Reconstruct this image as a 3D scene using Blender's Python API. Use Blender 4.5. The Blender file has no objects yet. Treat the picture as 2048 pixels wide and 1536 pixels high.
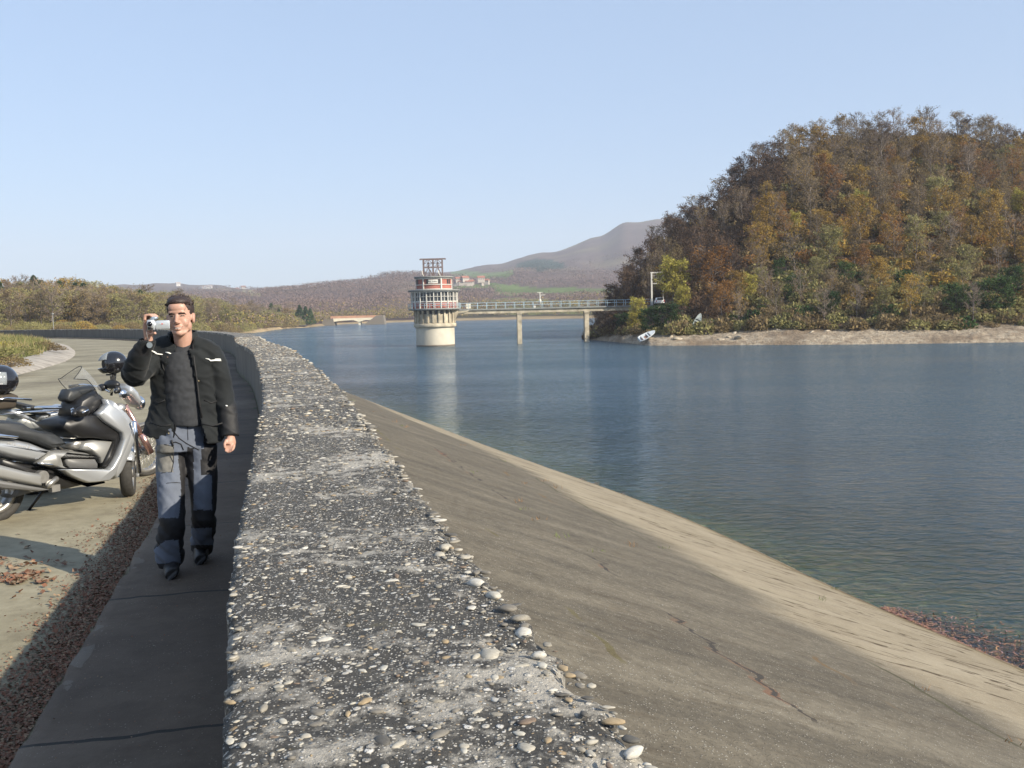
import bpy, bmesh, math, random
import numpy as np
from mathutils import Vector, Matrix, noise
from mathutils.bvhtree import BVHTree
SC = bpy.context.scene
COL = SC.collection
PI = math.pi
# ------------------------------------------------------------------ camera
F, V0, ROLL, CH = 1967.0, 625.0, math.radians(1.35), 1.72
PITCH = math.atan((768 - V0) / F)
cam_data = bpy.data.cameras.new('camera')
cam = bpy.data.objects.new('camera', cam_data); COL.objects.link(cam)
cam_data.sensor_width = 36.0; cam_data.lens = 36.0 * F / 2048
cam_data.clip_start = 0.05; cam_data.clip_end = 20000
_R = Vector((1, 0, 0)); _U = Vector((0, math.sin(PITCH), math.cos(PITCH))); _Fw = Vector((0, math.cos(PITCH), -math.sin(PITCH)))
_c, _s = math.cos(ROLL), math.sin(ROLL)
_r = _c * _R - _s * _U; _u = _s * _R + _c * _U
cam.matrix_world = Matrix.Translation((0, 0, CH)) @ Matrix((_r, _u, -_Fw)).transposed().to_4x4()
SC.camera = cam
# ------------------------------------------------------------------ sky, sun, exposure
SUN_EL = math.radians(29.5); SUN_AZ = math.radians(122.0)      # clockwise from +Y
sun_dir = Vector((math.sin(SUN_AZ) * math.cos(SUN_EL), math.cos(SUN_AZ) * math.cos(SUN_EL), math.sin(SUN_EL)))
w = bpy.data.worlds.new('World'); SC.world = w; w.use_nodes = True
wn = w.node_tree; bg = wn.nodes['Background']
sky = wn.nodes.new('ShaderNodeTexSky'); sky.sky_type = 'NISHITA'; sky.sun_disc = False
sky.sun_elevation = SUN_EL; sky.sun_rotation = SUN_AZ; sky.air_density = 1.0; sky.dust_density = 0.8; sky.ozone_density = 3.0
sky.altitude = 300
smx = wn.nodes.new('ShaderNodeMixRGB'); smx.inputs[0].default_value = .6; smx.inputs[2].default_value = (2.95, 3.9, 5.4, 1)   # flat pale blue mixed into the sky to even out its gradient
wn.links.new(sky.outputs[0], smx.inputs[1]); wn.links.new(smx.outputs[0], bg.inputs[0]); bg.inputs[1].default_value = 0.098
sl = bpy.data.lights.new('sun', 'SUN'); sl.energy = 5.0; sl.angle = math.radians(0.5); sl.color = (1.0, 0.90, 0.74)
so = bpy.data.objects.new('sun', sl); COL.objects.link(so)
so.rotation_euler = sun_dir.to_track_quat('Z', 'Y').to_euler(); so.location = (40, -40, 60)
SC.view_settings.view_transform = 'Standard'; SC.view_settings.look = 'None'
SC.view_settings.exposure = 0.85; SC.view_settings.gamma = 1.0
SC.cycles.max_bounces = 8; SC.cycles.transparent_max_bounces = 12; SC.cycles.volume_bounces = 0
# ------------------------------------------------------------------ helpers
rng = np.random.RandomState(7)
def ray(u, v):
    x = u - 1024.0; y = 768.0 - v
    X = _c * x + _s * y; Y = -_s * x + _c * y
    return Vector((X, F * math.cos(PITCH) + Y * math.sin(PITCH), -F * math.sin(PITCH) + Y * math.cos(PITCH)))
def P(u, v, y):                        # the world point seen at (u, v) at distance y
    d = ray(u, v); return Vector((0, 0, CH)) + d * (y / d.y)
def ZV(u, v, y): return P(u, v, y).z
def HIT(u, v, z):
    d = ray(u, v); return Vector((0, 0, CH)) + d * ((z - CH) / d.z)
def rgb(r, g, b):                      # sRGB 0-255 -> linear
    f = lambda c: (c / 255 / 12.92) if c / 255 <= .04045 else ((c / 255 + .055) / 1.055) ** 2.4
    return (f(r), f(g), f(b), 1)
class N:                               # tiny node helper
    def __init__(s, name):
        s.m = bpy.data.materials.new(name); s.m.use_nodes = True; s.t = s.m.node_tree
        s.b = s.t.nodes['Principled BSDF']; s.out = s.t.nodes['Material Output']
    def n(s, ty, **k):
        nd = s.t.nodes.new('ShaderNode' + ty)
        for a, v in k.items(): setattr(nd, a, v)
        return nd
    def l(s, a, b): s.t.links.new(a, b)
    def set(s, nd, **k):
        for a, v in k.items():
            i = nd.inputs[a.replace('_', ' ')]
            if hasattr(v, 'is_output'): s.l(v, i)
            else: i.default_value = v
        return nd
    def noise(s, vec, scale, det=4, rough=.55, dist=0):
        nd = s.n('TexNoise'); s.set(nd, Scale=scale, Detail=det, Roughness=rough, Distortion=dist)
        if vec is not None: s.l(vec, nd.inputs['Vector'])
        return nd.outputs[0]
    def voro(s, vec, scale, feat='F1', rnd=1.0):
        nd = s.n('TexVoronoi', feature=feat); s.set(nd, Scale=scale, Randomness=rnd)
        if vec is not None: s.l(vec, nd.inputs['Vector'])
        return nd
    def ramp(s, f, stops, interp='LINEAR'):
        nd = s.n('ValToRGB'); cr = nd.color_ramp; cr.interpolation = interp
        while len(cr.elements) < len(stops): cr.elements.new(.5)
        for e, (p, c) in zip(cr.elements, stops):
            e.position = p; e.color = c if len(c) == 4 else (*c, 1)
        s.l(f, nd.inputs[0]); return nd.outputs[0]
    def mix(s, f, a, b, mode='MIX'):
        nd = s.n('MixRGB', blend_type=mode)
        for i, v in enumerate((f, a, b)):
            if hasattr(v, 'is_output'): s.l(v, nd.inputs[i])
            else: nd.inputs[i].default_value = v
        return nd.outputs[0]
    def math(s, op, a, b=0.0, c=0.0, clamp=False):
        nd = s.n('Math', operation=op, use_clamp=clamp)
        for i, v in enumerate((a, b, c)):
            if hasattr(v, 'is_output'): s.l(v, nd.inputs[i])
            else: nd.inputs[i].default_value = v
        return nd.outputs[0]
    def mapping(s, vec, sc=(1, 1, 1), rot=(0, 0, 0)):
        nd = s.n('Mapping'); s.l(vec, nd.inputs[0]); nd.inputs['Scale'].default_value = sc; nd.inputs['Rotation'].default_value = rot
        return nd.outputs[0]
    def bump(s, h, st=.5, dist=.01, normal=None):
        nd = s.n('Bump'); s.set(nd, Strength=st, Distance=dist, Height=h)
        if normal is not None: s.l(normal, nd.inputs['Normal'])
        return nd.outputs[0]
def simple(name, col, rough=.6, metal=0, nscale=0, var=.25, bump=0, coat=0, spec=.5):
    m = N(name); c = col if len(col) == 4 else (*col, 1)
    if nscale:
        tc = m.n('TexCoord').outputs['Object']
        f = m.noise(tc, nscale, 5)
        dark = tuple(x * (1 - var) for x in c[:3]) + (1,); lite = tuple(min(1, x * (1 + var)) for x in c[:3]) + (1,)
        m.l(m.ramp(f, [(.3, dark), (.7, lite)]), m.b.inputs['Base Color'])
        if bump: m.l(m.bump(m.noise(tc, nscale * 3, 4), .6, bump), m.b.inputs['Normal'])
    else: m.b.inputs['Base Color'].default_value = c
    m.b.inputs['Roughness'].default_value = rough; m.b.inputs['Metallic'].default_value = metal
    m.b.inputs['Coat Weight'].default_value = coat; m.b.inputs['Specular IOR Level'].default_value = spec
    return m.m
def tag(o, label=None, cat=None, group=None, kind=None):
    if label: o['label'] = label
    if cat: o['category'] = cat
    if group: o['group'] = group
    if kind: o['kind'] = kind
    return o
def link(o, parent=None):
    COL.objects.link(o)
    if parent: o.parent = parent
    return o
def thing(name, label, cat, loc=(0, 0, 0), rz=0, group=None):
    o = bpy.data.objects.new(name, None); o.empty_display_size = .2; link(o)
    o.location = loc; o.rotation_euler = (0, 0, rz)
    return tag(o, label, cat, group)
def mesh_np(name, V, Fc, mats=(), smooth=False, mi=None):
    me = bpy.data.meshes.new(name); me.from_pydata([tuple(v) for v in V], [], [tuple(int(i) for i in f) for f in Fc])
    for m in mats: me.materials.append(m)
    if mi is not None: me.polygons.foreach_set('material_index', np.asarray(mi, dtype=np.int32))
    if smooth is True: me.polygons.foreach_set('use_smooth', [True] * len(me.polygons))
    me.update(); return me
class MB:                               # mesh builder
    def __init__(s): s.v = []; s.f = []; s.mi = []; s.sm = []; s.cur = 0
    def add(s, V, Fc, sm=False, mi=None):
        o = len(s.v); s.v += [tuple(v) for v in V]
        for f in Fc: s.f.append(tuple(i + o for i in f)); s.sm.append(sm); s.mi.append(s.cur if mi is None else mi)
        return s
    def box(s, c, d, rz=0, mi=None, M=None, taper=1.0):
        cx, cy, cz = c; a, b, h = d[0] / 2, d[1] / 2, d[2] / 2
        V = [Vector((x * (taper if z > 0 else 1), y * (taper if z > 0 else 1), z)) for z in (-h, h) for x, y in ((-a, -b), (a, -b), (a, b), (-a, b))]
        R = Matrix.Rotation(rz, 3, 'Z') if M is None else M
        V = [R @ p + Vector(c) for p in V]
        return s.add(V, [(3, 2, 1, 0), (4, 5, 6, 7), (0, 1, 5, 4), (1, 2, 6, 5), (2, 3, 7, 6), (3, 0, 4, 7)], mi=mi)
    def bar(s, a, b, w, h=None, mi=None, up=(0, 0, 1)):
        a, b = Vector(a), Vector(b); d = b - a; L = d.length; h = h or w
        z = d.normalized(); x = Vector(up).cross(z)
        if x.length < 1e-3: x = Vector((1, 0, 0)).cross(z)
        x.normalize(); y = z.cross(x); M = Matrix((x, y, z)).transposed()
        return s.box((a + b) / 2, (w, h, L), mi=mi, M=M)
    def tube(s, pts, r, n=8, mi=None, sm=True, cap=True, closed=False):
        pts = [Vector(p) for p in pts]; k = len(pts)
        rs = [r] * k if not hasattr(r, '__len__') else list(r)
        V = []; prev = None
        for i, p in enumerate(pts):
            if closed: t = pts[(i + 1) % k] - pts[i - 1]
            else: t = pts[min(i + 1, k - 1)] - pts[max(i - 1, 0)]
            t.normalize()
            x = (prev - t * prev.dot(t)) if prev is not None else t.orthogonal()
            if x.length < 1e-6: x = t.orthogonal()
            x.normalize(); prev = x; y = t.cross(x)
            rr = rs[i] if hasattr(rs[i], '__len__') else (rs[i], rs[i])
            for j in range(n):
                a = 2 * PI * j / n; V.append(p + x * math.cos(a) * rr[0] + y * math.sin(a) * rr[1])
        Fc = []
        for i in range(k if closed else k - 1):
            i2 = (i + 1) % k
            for j in range(n): Fc.append((i * n + j, i * n + (j + 1) % n, i2 * n + (j + 1) % n, i2 * n + j))
        if cap and not closed: Fc += [tuple(range(n - 1, -1, -1)), tuple(range((k - 1) * n, k * n))]
        return s.add(V, Fc, sm, mi)
    def lathe(s, prof, c=(0, 0, 0), n=48, mi=None, sm=True, a0=0, a1=2 * PI, M=None):   # prof: (r, z)
        full = abs(a1 - a0 - 2 * PI) < 1e-6; m = n if full else n + 1; V = []
        for r, z in prof:
            for j in range(m):
                a = a0 + (a1 - a0) * j / n; p = Vector((r * math.cos(a), r * math.sin(a), z))
                if M is not None: p = M @ p
                V.append(p + Vector(c))
        Fc = []
        for i in range(len(prof) - 1):
            for j in range(n): Fc.append((i * m + j, i * m + (j + 1) % m, (i + 1) * m + (j + 1) % m, (i + 1) * m + j))
        return s.add(V, Fc, sm, mi)
    def ell(s, c, r, n=16, m=10, mi=None, M=None):
        V = []; c = Vector(c)
        for i in range(m + 1):
            th = PI * i / m
            for j in range(n):
                a = 2 * PI * j / n; p = Vector((r[0] * math.sin(th) * math.cos(a), r[1] * math.sin(th) * math.sin(a), -r[2] * math.cos(th)))
                V.append(c + (M @ p if M is not None else p))
        Fc = [(i * n + j, i * n + (j + 1) % n, (i + 1) * n + (j + 1) % n, (i + 1) * n + j) for i in range(m) for j in range(n)]
        return s.add(V, Fc, True, mi)
    def prism(s, poly, y0, y1, mi=None):    # poly in (x, z), extruded along y
        k = len(poly); V = [(p[0], y0, p[1]) for p in poly] + [(p[0], y1, p[1]) for p in poly]
        Fc = [tuple(range(k)), tuple(range(2 * k - 1, k - 1, -1))] + [(i, i + k, (i + 1) % k + k, (i + 1) % k) for i in range(k)]
        return s.add(V, Fc, False, mi)
    def pillow(s, poly, y0, y1, inset=.03, k=4, mi=None):   # extruded outline with rounded long edges
        poly = [Vector(p) for p in poly]; n = len(poly)
        area = sum(poly[i].x * poly[(i + 1) % n].y - poly[(i + 1) % n].x * poly[i].y for i in range(n))
        nor = []
        for i in range(n):
            e1 = (poly[i] - poly[i - 1]).normalized(); e2 = (poly[(i + 1) % n] - poly[i]).normalized()
            nn = Vector((-(e1 + e2).y, (e1 + e2).x));
            if nn.length < 1e-5: nn = Vector((-e1.y, e1.x))
            nn.normalize(); nor.append(nn if area > 0 else -nn)
        V = []; L = []
        ym, yh = (y0 + y1) / 2, (y1 - y0) / 2
        for q in range(2 * k + 1):
            a = -PI / 2 + PI * q / (2 * k); L.append((ym + yh * math.sin(a), inset * (1 - math.cos(a))))
        for y, d in L:
            for p, nn in zip(poly, nor): V.append((p.x + nn.x * d, y, p.y + nn.y * d))
        Fc = [(q * n + i, (q + 1) * n + i, (q + 1) * n + (i + 1) % n, q * n + (i + 1) % n) for q in range(2 * k) for i in range(n)]
        Fc += [tuple(range(n)), tuple(range((2 * k + 1) * n - 1, 2 * k * n - 1, -1))]
        return s.add(V, Fc, True, mi)
    def mesh(s, name, mats):
        me = bpy.data.meshes.new(name); me.from_pydata(s.v, [], s.f)
        for m in (mats if isinstance(mats, (list, tuple)) else [mats]): me.materials.append(m)
        me.polygons.foreach_set('material_index', s.mi); me.polygons.foreach_set('use_smooth', s.sm)
        me.update(); return me
    def obj(s, name, mats, parent=None, fix=True, auto=None):
        me = s.mesh(name, mats)
        if fix:
            bm = bmesh.new(); bm.from_mesh(me); bmesh.ops.recalc_face_normals(bm, faces=bm.faces[:]); bm.to_mesh(me); bm.free()
        if auto is not None:
            try: me.set_sharp_from_angle(angle=math.radians(auto))
            except Exception: pass
        o = bpy.data.objects.new(name, me); return link(o, parent)
def grid_faces(nr, nc): return [(i * nc + j, i * nc + j + 1, (i + 1) * nc + j + 1, (i + 1) * nc + j) for i in range(nr - 1) for j in range(nc - 1)]
def nz(x, y, z=0, s=1.0): return noise.noise(Vector((x * s, y * s, z * s)))
def fbm(x, y, z, s, o=4): return noise.fractal(Vector((x * s, y * s, z * s)), 1.0, 2.0, o)
# ------------------------------------------------------------------ haze
def build_haze():
    m = N('haze_air'); m.t.nodes.remove(m.b)
    pv = m.n('VolumePrincipled'); m.set(pv, Color=(.82, .88, 1.0, 1), Density=0.00018, Anisotropy=0.0); m.l(pv.outputs[0], m.out.inputs['Volume'])
    b = MB().box((0, 0, 210), (11600, 11600, 450)); o = b.obj('haze', m.m); tag(o, kind='stuff')
build_haze()
# ------------------------------------------------------------------ the dam: curves in plan
WZ = -3.88                              # water level
def catmull(pts, step=.5):
    pts = [Vector(p) for p in pts]; out = []
    for i in range(len(pts) - 1):
        p0, p1, p2, p3 = pts[max(i - 1, 0)], pts[i], pts[i + 1], pts[min(i + 2, len(pts) - 1)]
        n = max(2, int((p2 - p1).length / step))
        for k in range(n):
            t = k / n; out.append(.5 * ((2 * p1) + (p2 - p0) * t + (2 * p0 - 5 * p1 + 4 * p2 - p3) * t * t + (3 * p1 - 3 * p2 + p3 - p0) * t ** 3))
    out.append(pts[-1]); return out
Lp = catmull([(3.4, -14), (.7, -3), (-.48, 1.53), (-.88, 3.03), (-1.73, 6.63), (-2.94, 11.5), (-6.02, 22.7), (-8.5, 30.4), (-13.7, 47.7), (-22, 67), (-33, 88), (-50, 111), (-66, 124.5), (-88, 135), (-125, 146)], .25)
Wp = catmull([(15, -12), (12, 0), (9.6, 8), (7.68, 14.58), (6.44, 18.66), (4.2, 27.1), (-.35, 39.2), (-6.5, 56), (-13.5, 72.7), (-24, 92), (-38, 112), (-57, 129), (-80, 142), (-122, 157)], .5)
Ls = [0.0]
for a, b in zip(Lp, Lp[1:]): Ls.append(Ls[-1] + (b - a).length)
LX = np.array([p.x for p in Lp]); LY = np.array([p.y for p in Lp]); LS = np.array(Ls); S0 = float(np.interp(1.53, LY, LS))
def LPT(s, off=0.0):                    # point on the wall's road-side face at arc length s; off > 0 to the left (road side)
    x, y = np.interp(s, LS, LX), np.interp(s, LS, LY)
    x2, y2 = np.interp(s + .6, LS, LX), np.interp(s + .6, LS, LY); x1, y1 = np.interp(s - .6, LS, LX), np.interp(s - .6, LS, LY)
    t = Vector((x2 - x1, y2 - y1)).normalized(); n = Vector((-t.y, t.x))
    return Vector((x, y)) + n * off, t, n
def wall_w(s): return .68 + .25 * min(1, max(0, (s - S0) / 25))
SMAX = LS[-1] - 1
# ------------------------------------------------------------------ materials of the ground
def concrete_mat(name, c1, c2, c3, streak=False, leaf=False):
    m = N(name); tc = m.n('TexCoord').outputs['Object']
    f = m.noise(tc, .35, 6, .6); col = m.ramp(f, [(.3, c1), (.5, c2), (.72, c3)])
    f2 = m.noise(tc, 5, 6, .7); col = m.mix(.6, col, m.ramp(f2, [(.35, (.55, .53, .5)), (.6, (1, 1, 1))]), 'MULTIPLY')
    v = m.voro(tc, 60); sp = m.ramp(v.outputs['Distance'], [(.08, (1, 1, 1)), (.2, (0, 0, 0))])
    spm = m.math('MULTIPLY', sp, m.ramp(m.noise(tc, 9, 2), [(.5, (0, 0, 0)), (.6, (1, 1, 1))]))
    col = m.mix(m.math('MULTIPLY', spm, .6), col, (.42, .39, .32, 1))
    # damp and dirt streaks across the road
    mp = m.mapping(tc, (.28, 1.3, 1), (0, 0, math.radians(-14)))
    col = m.mix(m.ramp(m.noise(mp, 1.1, 5, .65, .3), [(.56, (0, 0, 0)), (.66, (.45, .45, .45))]), col, (.09, .065, .045, 1))
    m.l(col, m.b.inputs['Base Color']); m.b.inputs['Roughness'].default_value = .88
    m.l(m.bump(m.math('ADD', m.noise(tc, 30, 6, .7), sp), .5, .006), m.b.inputs['Normal'])
    return m.m
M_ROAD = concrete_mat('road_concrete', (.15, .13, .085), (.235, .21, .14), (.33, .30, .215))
def add_joints(mat):
    t = mat.node_tree; b = t.nodes['Principled BSDF']; src = b.inputs['Base Color'].links[0].from_socket
    uv = t.nodes.new('ShaderNodeUVMap'); sp = t.nodes.new('ShaderNodeSeparateXYZ'); t.links.new(uv.outputs[0], sp.inputs[0])
    nz_ = t.nodes.new('ShaderNodeTexNoise'); nz_.inputs['Scale'].default_value = 3; t.links.new(uv.outputs[0], nz_.inputs['Vector'])
    def M(op, a, b_=0.0):
        n = t.nodes.new('ShaderNodeMath'); n.operation = op
        for i, v in enumerate((a, b_)):
            if hasattr(v, 'is_output'): t.links.new(v, n.inputs[i])
            else: n.inputs[i].default_value = v
        return n.outputs[0]
    fr = M('FRACT', M('DIVIDE', M('ADD', sp.outputs[0], M('MULTIPLY', nz_.outputs[0], .10)), 2.05)); j = M('LESS_THAN', fr, .014)
    moss = M('LESS_THAN', M('ADD', sp.outputs[1], M('MULTIPLY', nz_.outputs[0], .12)), .14)
    lip = M('GREATER_THAN', M('ADD', sp.outputs[1], M('MULTIPLY', nz_.outputs[0], .10)), .86)
    for k, c, f in ((M('MULTIPLY', lip, M('GREATER_THAN', nz_.outputs[0], .55)), (.20, .18, .15, 1), .35), (j, (.012, .012, .010, 1), .95), (M('MULTIPLY', moss, M('LESS_THAN', fr, .12)), (.035, .055, .012, 1), .8)):
        mx = t.nodes.new('ShaderNodeMixRGB'); mx.inputs[2].default_value = c; t.links.new(M('MULTIPLY', k, f), mx.inputs[0]); t.links.new(src, mx.inputs[1]); src = mx.outputs[0]
    t.links.new(src, b.inputs['Base Color']); return mat
M_WALK = concrete_mat('walk_concrete_shaded', (.050, .036, .026), (.105, .078, .055), (.20, .16, .12))  # colour darkened and warmed to deepen the wall's shadow over the walk
def dam_mat():
    m = N('dam_facing'); uv = m.n('UVMap').outputs[0]; tc = m.n('TexCoord').outputs['Object']
    sep = m.n('SeparateXYZ'); m.l(uv, sep.inputs[0]); s_, t_ = sep.outputs[0], sep.outputs[1]
    # upper: weathered grey-brown; lower: pale band
    st = m.mapping(uv, (.75, .35, 1)); wob = m.noise(m.mapping(uv, (.25, .05, 1)), 1.0, 4)
    fade = m.noise(st, 1.0, 6, .6)
    up = m.ramp(m.noise(st, 1.3, 6, .65, .8), [(.3, (.066, .062, .054)), (.52, (.128, .116, .094)), (.75, (.215, .197, .16))])
    up = m.mix(.42, m.mix(.7, up, (.118, .102, .078, 1)) if False else up, (.135, .12, .096, 1)); up = m.mix(.55, up, m.ramp(m.noise(tc, 1.3, 5, .6), [(.3, (.6, .58, .55)), (.7, (1.15, 1.12, 1.05))]), 'MULTIPLY'); up = m.mix(.8, up, m.ramp(m.noise(tc, 9, 6, .8), [(.35, (.62, .6, .58)), (.62, (1.12, 1.1, 1.06))]), 'MULTIPLY')
    lo = m.ramp(m.noise(tc, .6, 5, .6), [(.3, (.225, .19, .135)), (.7, (.31, .27, .20))])
    lo = m.mix(.6, lo, m.ramp(m.noise(tc, 9, 6, .8), [(.35, (.75, .73, .7)), (.62, (1.05, 1.04, 1.02))]), 'MULTIPLY'); lo = m.mix(.30, lo, m.ramp(m.noise(st, 2.2, 5), [(.35, (.6, .57, .5)), (.6, (1, 1, 1))]), 'MULTIPLY')
    edge = m.math('ADD', t_, m.math('MULTIPLY', m.math('SUBTRACT', m.noise(m.mapping(uv, (.35, .05, 1)), 1, 3), .5), .28))
    edge = m.math('ADD', edge, m.math('MULTIPLY', m.math('SUBTRACT', fade, .5), .10))
    e0 = m.ramp(edge, [(.50, (0, 0, 0)), (.57, (1, 1, 1))])
    col = m.mix(e0, up, lo)
    # damp darker strip just above the water
    col = m.mix(m.ramp(t_, [(.93, (0, 0, 0)), (.955, (.75, .75, .75))]), col, (.20, .165, .105, 1))
    # aggregate
    v = m.voro(tc, 42); sp = m.ramp(v.outputs['Distance'], [(.12, (1, 1, 1)), (.28, (0, 0, 0))])
    spm = m.math('MULTIPLY', sp, m.ramp(m.noise(tc, 14, 2), [(.45, (0, 0, 0)), (.58, (1, 1, 1))]))
    col = m.mix(m.math('MULTIPLY', spm, .75), col, (.50, .48, .42, 1))
    # joints parallel to the crest with rusty moss, wandering
    def joint(t0, wdt, c, thr, amp=.03, sc=.22):
        nonlocal col
        tt = m.math('ADD', t_, m.math('MULTIPLY', m.math('SUBTRACT', m.noise(m.mapping(uv, (sc, 0, 1)), 1, 4), .5), amp))
        d = m.math('ABSOLUTE', m.math('SUBTRACT', tt, t0)); k = m.math('LESS_THAN', d, m.math('MULTIPLY', m.noise(m.mapping(uv, (1.7, 9, 1)), 1.5, 4), wdt))
        k = m.math('MULTIPLY', k, m.ramp(m.noise(m.mapping(uv, (.5, 1, 1)), 1.1, 3), [(thr, (0, 0, 0)), (thr + .06, (1, 1, 1))]))
        col = m.mix(k, col, c)
    joint(.27, .012, (.15, .085, .055, 1), .56, .07, 2.2); joint(.272, .0045, (.05, .045, .04, 1), .47, .07, 2.2)
    joint(.40, .006, (.13, .09, .05, 1), .54, .05, 1.6); joint(.50, .006, (.07, .065, .04, 1), .45, .05, .4)
    joint(.15, .005, (.11, .095, .05, 1), .54, .04, 1.5)
    joint(.985, .02, (.13, .10, .06, 1), .3)
    # downslope cracks with weeds in them
    crk = m.noise(m.mapping(uv, (1.5, 2.2, 1), (0, 0, 0)), 1.0, 4, .6)
    ck = m.math('LESS_THAN', m.math('ABSOLUTE', m.math('SUBTRACT', crk, .5)), m.math('MULTIPLY', m.noise(m.mapping(uv, (9, 40, 1)), 1, 3), .022))
    ck = m.math('MULTIPLY', ck, m.ramp(m.noise(m.mapping(uv, (2.2, 9, 1)), 1.2, 2), [(.46, (0, 0, 0)), (.5, (1, 1, 1))]))
    col = m.mix(m.math('MULTIPLY', ck, m.math('ADD', .22, m.math('MULTIPLY', e0, .7))), col, (.06, .042, .025, 1))
    col = m.mix(m.math('GREATER_THAN', t_, 1.004), col, m.ramp(m.noise(tc, .8, 4), [(.35, (.24, .25, .14)), (.65, (.42, .42, .27))]))
    m.l(col, m.b.inputs['Base Color']); m.b.inputs['Roughness'].default_value = .92; m.b.inputs['Specular IOR Level'].default_value = .2
    h = m.math('ADD', m.noise(tc, 26, 5, .7), m.math('MULTIPLY', sp, .8))
    m.l(m.bump(h, .7, .012), m.b.inputs['Normal']); return m.m
M_DAM = dam_mat()
# coping: cement skin worn down to the gravel
def coping_mat():
    m = N('coping_gravel_concrete'); tc = m.n('TexCoord').outputs['Object']
    big = m.noise(tc, 1.7, 6, .62)
    base = m.ramp(m.noise(tc, 22, 6, .75), [(.3, (.022, .020, .017)), (.55, (.062, .057, .048)), (.78, (.15, .14, .118))])
    crust = m.math('ADD', m.math('MULTIPLY', big, .65), m.math('MULTIPLY', m.noise(tc, 11, 5, .7), .45))
    base = m.mix(m.ramp(crust, [(.565, (0, 0, 0)), (.64, (.9, .9, .9))]), base, (.40, .37, .315, 1))
    col = base; H = None
    for sc, th, wob, dens in ((38, .36, .25, .44), (85, .36, .3, .42), (160, .38, .3, .4)):
        wv = m.n('VectorMath', operation='ADD'); m.l(tc, wv.inputs[0])
        nn = m.n('TexNoise'); m.set(nn, Scale=sc * 1.2, Detail=2.0); m.l(tc, nn.inputs['Vector'])
        sc_ = m.n('VectorMath', operation='SCALE'); m.l(nn.outputs['Color'], sc_.inputs[0]); sc_.inputs['Scale'].default_value = wob / sc
        m.l(sc_.outputs[0], wv.inputs[1])
        v = m.voro(wv.outputs[0], sc)
        k = m.ramp(v.outputs['Distance'], [(th - .1, (1, 1, 1)), (th, (0, 0, 0))])
        sel = m.n('SeparateXYZ'); m.l(v.outputs['Color'], sel.inputs[0])
        k = m.math('MULTIPLY', k, m.math('GREATER_THAN', sel.outputs[0], 1 - dens))
        pc = m.ramp(sel.outputs[1], [(0, (.50, .47, .41)), (.3, (.33, .31, .27)), (.5, (.55, .53, .48)), (.66, (.34, .25, .15)), (.74, (.22, .21, .19)), (.9, (.60, .58, .54))], 'CONSTANT')
        col = m.mix(k, col, pc)
        hh = m.math('MULTIPLY', k, m.math('SUBTRACT', 1.0, v.outputs['Distance'])); hh = m.math('MULTIPLY', hh, 30.0 / sc)
        H = hh if H is None else m.math('ADD', H, hh)
    # lichen and moss stains
    col = m.mix(m.ramp(m.noise(tc, 3.3, 5, .7), [(.62, (0, 0, 0)), (.7, (.5, .5, .5))]), col, (.12, .105, .05, 1))
    m.l(col, m.b.inputs['Base Color']); m.b.inputs['Roughness'].default_value = .8
    H = m.math('ADD', H, m.math('MULTIPLY', m.noise(tc, 60, 5, .8), .8))
    m.l(m.bump(H, 1.0, .012), m.b.inputs['Normal']); return m.m
M_COP = coping_mat()
def wallface_mat():
    m = N('wall_face_concrete'); tc = m.n('TexCoord').outputs['Object']; uv = m.n('UVMap').outputs[0]
    sep = m.n('SeparateXYZ'); m.l(uv, sep.inputs[0])
    col = m.ramp(m.noise(m.mapping(uv, (1.2, .18, 1)), 3, 6, .65), [(.3, (.085, .078, .066)), (.6, (.15, .14, .12)), (.8, (.21, .20, .17))])
    k = m.math('SUBTRACT', 1.0, m.math('MULTIPLY', m.math('ADD', sep.outputs[1], m.math('MULTIPLY', m.math('SUBTRACT', m.noise(uv, 1.5, 4), .5), .25)), 5.0), clamp=True)
    col = m.mix(k, col, (.07, .085, .02, 1))
    # board joints every 5 m
    fr = m.math('FRACT', m.math('DIVIDE', sep.outputs[0], 5.0)); col = m.mix(m.math('LESS_THAN', fr, .006), col, (.03, .03, .03, 1))
    m.l(col, m.b.inputs['Base Color']); m.b.inputs['Roughness'].default_value = .9
    m.l(m.bump(m.noise(tc, 40, 5, .75), .6, .01), m.b.inputs['Normal']); return m.m
M_WALL = wallface_mat()
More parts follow.
